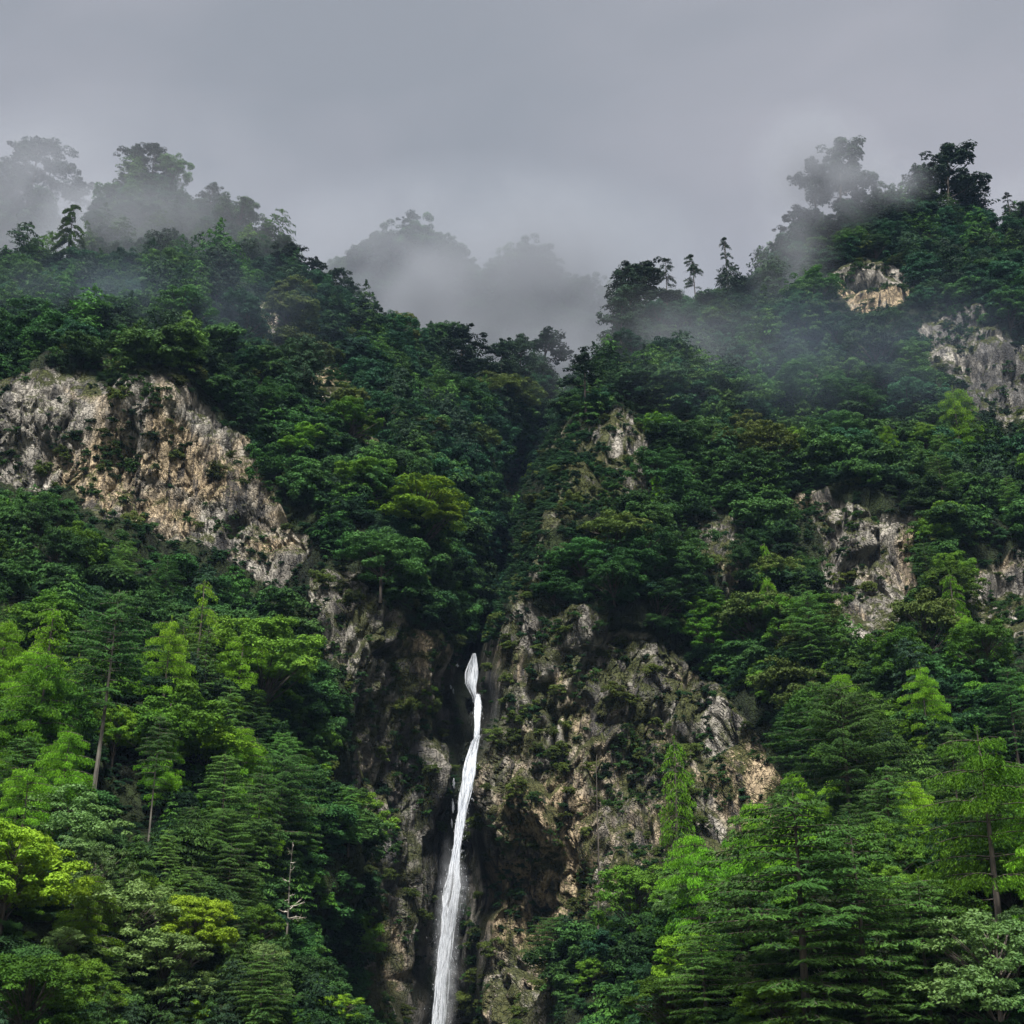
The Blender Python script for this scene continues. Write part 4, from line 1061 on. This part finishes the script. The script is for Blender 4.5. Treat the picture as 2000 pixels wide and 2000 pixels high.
# py, centre x, half width, looseness 0..1
CASC = [
 [(1276,926,2.5,.2),(1284,925,5,.1),(1298,923,9,.05),(1314,920,12,.05),(1335,919,11,.05),(1348,922,8,.15),(1360,926,5,.3),(1374,929,3.5,.5)],
 [(1356,934,3,.5),(1368,935,6,.2),(1385,935,7,.1),(1400,934,6.5,.1),(1420,933,5.8,.15),(1438,931,5,.3),(1450,929,3,.5)],
 [(1436,935,3.5,.4),(1448,930,7,.2),(1480,922,11,.1),(1510,918,13.5,.05),(1540,913,13,.05),(1570,906,11,.1),(1600,902,10,.1),(1640,896,9,.15),(1680,892,10,.3),
  (1700,890,13,.5),(1730,888,17,.65),(1755,884,18,.6),(1780,879,18,.45),(1820,875,15,.5),(1860,871,13.5,.5),(1900,867,13.5,.5),(1950,863,13.5,.55),(2000,859,13.5,.55),(2100,853,16,.4),(2200,848,16,.5)],
]
wroot = bpy.data.objects.new('waterfall', None); COL.objects.link(wroot)
tag(wroot, 'thin white waterfall dropping down the dark gorge between the cliffs', 'waterfall', None, 'structure')
wroot.location = tuple(P(865, 2080, 172))
_m = (MAIN.px > 700) & (MAIN.px < 1100) & (MAIN.py > 1150)
_g = MAIN.G[_m]; _z = _g[:, 1] * CP + _g[:, 2] * SP
_x = 1000 + F * _g[:, 0] / _z; _y = 1000 - F * (-_g[:, 1] * SP + _g[:, 2] * CP) / _z
ZB = np.full((320, 120), 1e3)
np.minimum.at(ZB, (np.clip((_y - 1150) / 4, 0, 319).astype(int), np.clip((_x - 700) / 4, 0, 119).astype(int)), _z)
def fall_depth(px, py):
    i = int(np.clip((py - 1150) / 4, 1, 318)); j = int(np.clip((px - 700) / 4, 1, 118))
    return float(ZB[i - 1:i + 2, j - 1:j + 2].min())
def cascade(spec):
    A = np.array(spec, float); mb = MB(); th = []
    y0, y1 = A[0, 0], A[-1, 0]
    nr = int((y1 - y0) / 2.5) + 2
    ys = np.linspace(y0, y1, nr)
    cx = np.interp(ys, A[:, 0], A[:, 1]); hw = 1.22 * np.interp(ys, A[:, 0], A[:, 2]); lo = np.interp(ys, A[:, 0], A[:, 3])
    # depth: stay just in front of the rock, never moving back as it falls
    dz = []
    for y, c, h in zip(ys, cx, hw):
        dz.append(min(fall_depth(c + k * h, y) for k in (-1, -.5, 0, .5, 1)) - .5)
    dz = np.array(dz)
    sm = dz.copy()
    for i in range(len(sm)):
        sm[i] = dz[max(0, i-24):i+25].min()
    sm = sm - .6
    # falling water only ever moves outward from the wall on its way down
    hf = CP - (1000 - ys) / F * SP
    hd = np.minimum.accumulate(sm * hf)
    hd = hd - np.linspace(0, .05 * (y1 - y0) * .07, nr)
    sm = hd / hf
    k = np.ones(41) / 41
    sm = np.convolve(np.pad(sm, 20, mode='edge'), k, 'valid')
    for layer in range(26):
        wide = layer < 2
        m = 9 if wide else 4
        u = np.linspace(-1, 1, m)
        ww = (.95, .62)[layer] if wide else random.uniform(.07, .22)
        sh = 0 if wide else random.uniform(-.72, .72)
        q = np.stack([ys / (26 if wide else 60) + 9 * layer, np.full(nr, layer * 3.3), np.zeros(nr)], -1)
        wob = vnoise(q, 5 + layer); wl = 1 + .22 * vnoise(q * 2.3, 15 + layer)
        wr = 1 + .22 * vnoise(q * 2.3, 35 + layer)
        U = np.where(u[None] < 0, u[None] * wl[:, None], u[None] * wr[:, None])
        PX = cx[:, None] + hw[:, None] * (U * ww + sh + (.06 if wide else .30) * wob[:, None])
        dd = sm[:, None] - (.1 * layer if wide else .25 + random.uniform(0, .5)) - .25 * (1 - u[None] ** 2)
        V = P(PX, np.broadcast_to(ys[:, None], PX.shape), dd)
        V = V - np.array(wroot.location)
        mb.add(V, grid_quads(nr, m))
        th.append((np.abs(u[None]) ** 1.8 * (1.75 if wide else .8) + (lo[:, None] * (.6 + .5 * np.abs(u[None]))) * (1.0 if wide else .6) + (.34 if wide else .05)).ravel())
    base_n = mb.n
    # spray: small drops of water torn off beside the fall
    nd_ = int((y1 - y0) * 4)
    yy = RNG.uniform(y0, y1, nd_); l = np.interp(yy, A[:, 0], A[:, 3]); h = np.interp(yy, A[:, 0], A[:, 2]); c = np.interp(yy, A[:, 0], A[:, 1])
    xx = c + RNG.normal(size=nd_) * h * (.5 + .35 * l); d = np.interp(yy, ys, sm) - RNG.uniform(.1, .9, nd_)
    C_ = P(xx, yy, d) - np.array(wroot.location)
    v, q = leaf_quads(C_, RNG.normal(size=(nd_, 3)) * .4 + [0, -1, .2], np.tile([0, 0, 1.0], (nd_, 1)) + .1 * RNG.normal(size=(nd_, 3)), RNG.uniform(.06, .35, nd_), RNG.uniform(.02, .05, nd_))
    mb.add(v, q); th.append(np.zeros(nd_ * 4))
    me = mesh_from('cascade', np.concatenate(mb.v), np.concatenate(mb.q), WM, True, {'thin': np.concatenate(th)})
    return link('cascade', me, wroot)
for s in CASC: cascade(s)
# thin side trickles left of the fall
for (x, y, l) in ((885,1345,5),(880,1338,4),(893,1297,3),(886,1520,10),(884,1560,14),(882,1600,8),(878,1700,6)):
    cascade([(y, x, .4, .5), (y + l, x + .5, 2.2, .4), (y + 2 * l, x + 1, .6, .5)])

# ------------------------------------------------------------------ air: haze and low cloud
def vol_mat(name, dens, col=(1, 1, 1), an=0.0):
    m, nt, nd, lk = newmat(name)
    v = N(nt, 'ShaderNodeVolumePrincipled'); v.inputs['Density'].default_value = dens; v.inputs['Color'].default_value = (*col, 1)
    v.inputs['Anisotropy'].default_value = an
    out = N(nt, 'ShaderNodeOutputMaterial'); lk.new(v.outputs[0], out.inputs['Volume'])
    return m
HAZE = 0.00006
def box_mesh(name, a, b, mat):
    v = [(x, y, z) for x in (a[0], b[0]) for y in (a[1], b[1]) for z in (a[2], b[2])]
    q = [(0,1,3,2),(4,6,7,5),(0,4,5,1),(2,3,7,6),(0,2,6,4),(1,5,7,3)]
    return mesh_from(name, v, q, mat)
hz = link('haze', box_mesh('haze', (-720, -680, -40), (720, 790, 500), vol_mat('haze_air', HAZE, (.45, .66, 1.0)))); hz['kind'] = 'stuff'

def cloud_mat(dens, seed, rx, ry, rz):
    m, nt, nd, lk = newmat('cloud_air')
    tc = N(nt, 'ShaderNodeTexCoord')
    ln = N(nt, 'ShaderNodeVectorMath', operation='LENGTH'); lk.new(tc.outputs['Object'], ln.inputs[0])
    fall = ramp(nt, ln.outputs['Value'], 1.0, .15)
    mp = N(nt, 'ShaderNodeMapping'); mp.inputs['Location'].default_value = (seed * 3.3, seed * 1.7, 0)
    k = 1.0 / min(rx, rz)
    mp.inputs['Scale'].default_value = (rx * k, 1.0, rz * k)
    lk.new(tc.outputs['Object'], mp.inputs[0])
    n = N(nt, 'ShaderNodeTexNoise'); n.inputs['Scale'].default_value = 1.6; n.inputs['Detail'].default_value = 4; n.inputs['Distortion'].default_value = .4
    lk.new(mp.outputs[0], n.inputs['Vector'])
    v = N(nt, 'ShaderNodeVolumePrincipled'); v.inputs['Color'].default_value = (.42, .52, .66, 1) if dens < .008 else (.9, .92, .94, 1) if dens > .15 else (.555, .585, .64, 1)
    d = math_n(nt, 'MULTIPLY', math_n(nt, 'MULTIPLY', math_n(nt, 'POWER', fall, 1.5), ramp(nt, n.outputs[0], .30, .64)), dens * 2.6)
    lk.new(d, v.inputs['Density'])
    out = N(nt, 'ShaderNodeOutputMaterial'); lk.new(v.outputs[0], out.inputs['Volume'])
    return m

def blob(name, px, py, D, rx, ry, rz, dens, label, seed):
    import bmesh
    s = D / F; rx, rz = rx * s * 1.35, rz * s * 1.35
    bm = bmesh.new(); bmesh.ops.create_icosphere(bm, subdivisions=4, radius=1)
    me = bpy.data.meshes.new(name); bm.to_mesh(me); bm.free()
    me.materials.append(cloud_mat(dens, seed, rx, ry, rz))
    o = link(name, me); o.location = tuple(P(px, py, D)); o.scale = (rx, ry, rz)
    o['kind'] = 'stuff'; o['label'] = label
# pixel radii for x and z, metres for depth
blob('low_cloud', 930, 560, 490, 430, 38, 230, .032, 'broad bank of mist in front of the far hill', 1)
blob('low_cloud', 980, 720, 470, 330, 30, 110, .03, 'mist lying low behind the saddle', 2)
blob('low_cloud', 60, 410, 385, 230, 22, 190, .021, 'mist in front of the rear left hill', 5)
blob('low_cloud', 165, 470, 362, 90, 14, 110, .04, 'pale mist in the notch left of the left peak', 6)
blob('low_cloud', 230, 420, 306, 380, 24, 260, .015, 'broad thin mist veiling the left peak', 7)
blob('low_cloud', 1600, 330, 318, 120, 12, 130, .055, 'cloud wisp wrapping the tall tree on the right summit', 8)
blob('low_cloud', 1545, 500, 296, 80, 10, 150, .022, 'mist trailing down left of the small cave', 9)
blob('low_cloud', 1735, 350, 322, 80, 8, 60, .035, 'pale wisp between the two summit trees', 10)
blob('low_cloud', 1290, 690, 262, 240, 12, 150, .012, 'thin bluish mist on the left flank of the right mountain', 11)
blob('water_spray', 872, 1850, 157.5, 22, 2.4, 175, .15001, 'fine white spray hanging around the lower half of the waterfall', 21)
blob('water_spray', 890, 1735, 163, 23, 2.2, 55, .15001, 'puff of spray where the waterfall strikes a ledge', 22)
blob('low_cloud', 260, 600, 232, 420, 12, 150, .0075, 'thin blue haze drifting down the upper left slope', 14)
blob('low_cloud', 1650, 680, 226, 420, 12, 160, .0065, 'thin blue haze drifting down the upper right slope', 15)
blob('low_cloud', 1970, 395, 345, 90, 9, 70, .025, 'thin mist at the right end of the skyline', 12)

# ------------------------------------------------------------------ camera, light, sky
cam = bpy.data.cameras.new('camera'); cam.sensor_width = 36; cam.lens = F / 2000 * 36; cam.clip_start = .5; cam.clip_end = 5000
co = bpy.data.objects.new('camera', cam); COL.objects.link(co)
co.location = (0, 0, 0); co.rotation_euler = (math.pi / 2 + PITCH, 0, 0)
scene.camera = co
scene.render.resolution_x = scene.render.resolution_y = 1024

SUN_EL, SUN_AZ = math.radians(57), math.radians(184)   # azimuth measured clockwise from +Y
sd = bpy.data.lights.new('sun', 'SUN'); sd.energy = 5.0; sd.angle = math.radians(12); sd.color = (1, .985, .96)
so = bpy.data.objects.new('sun', sd); COL.objects.link(so)
dirv = Vector((math.sin(SUN_AZ) * math.cos(SUN_EL), math.cos(SUN_AZ) * math.cos(SUN_EL), math.sin(SUN_EL)))
so.rotation_euler = dirv.to_track_quat('Z', 'Y').to_euler(); so.location = (0, -50, 300)

w = bpy.data.worlds.new('World'); scene.world = w; w.use_nodes = True
nt = w.node_tree; nt.nodes.clear()
sky = nt.nodes.new('ShaderNodeTexSky'); sky.sky_type = 'NISHITA'; sky.sun_disc = False
sky.sun_elevation = SUN_EL; sky.sun_rotation = SUN_AZ
bg1 = nt.nodes.new('ShaderNodeBackground'); bg1.inputs[1].default_value = .04; nt.links.new(sky.outputs[0], bg1.inputs[0])
tc = nt.nodes.new('ShaderNodeTexCoord'); mp = nt.nodes.new('ShaderNodeMapping'); mp.inputs['Scale'].default_value = (1, 1, 1.8)
nt.links.new(tc.outputs['Generated'], mp.inputs[0])
n1 = nt.nodes.new('ShaderNodeTexNoise'); n1.inputs['Scale'].default_value = 2.9; n1.inputs['Detail'].default_value = 5; n1.inputs['Roughness'].default_value = .45; n1.inputs['Distortion'].default_value = .4
nt.links.new(mp.outputs[0], n1.inputs['Vector'])
cc = mixc(nt, ramp(nt, n1.outputs[0], .36, .64), (.35, .37, .405), (.475, .472, .512))
bg2 = nt.nodes.new('ShaderNodeBackground'); bg2.inputs[1].default_value = .47; nt.links.new(cc, bg2.inputs[0])
mxs = nt.nodes.new('ShaderNodeMixShader'); mxs.inputs[0].default_value = .88
nt.links.new(bg1.outputs[0], mxs.inputs[1]); nt.links.new(bg2.outputs[0], mxs.inputs[2])
wo = nt.nodes.new('ShaderNodeOutputWorld'); nt.links.new(mxs.outputs[0], wo.inputs[0])

scene.view_settings.view_transform = 'Standard'; scene.view_settings.look = 'None'
scene.view_settings.exposure = 1.1; scene.view_settings.gamma = 1
scene.cycles.volume_bounces = 0
scene.cycles.max_bounces = 6
scene.cycles.diffuse_bounces = 2
scene.cycles.transparent_max_bounces = 24
print('trees', len(USED))
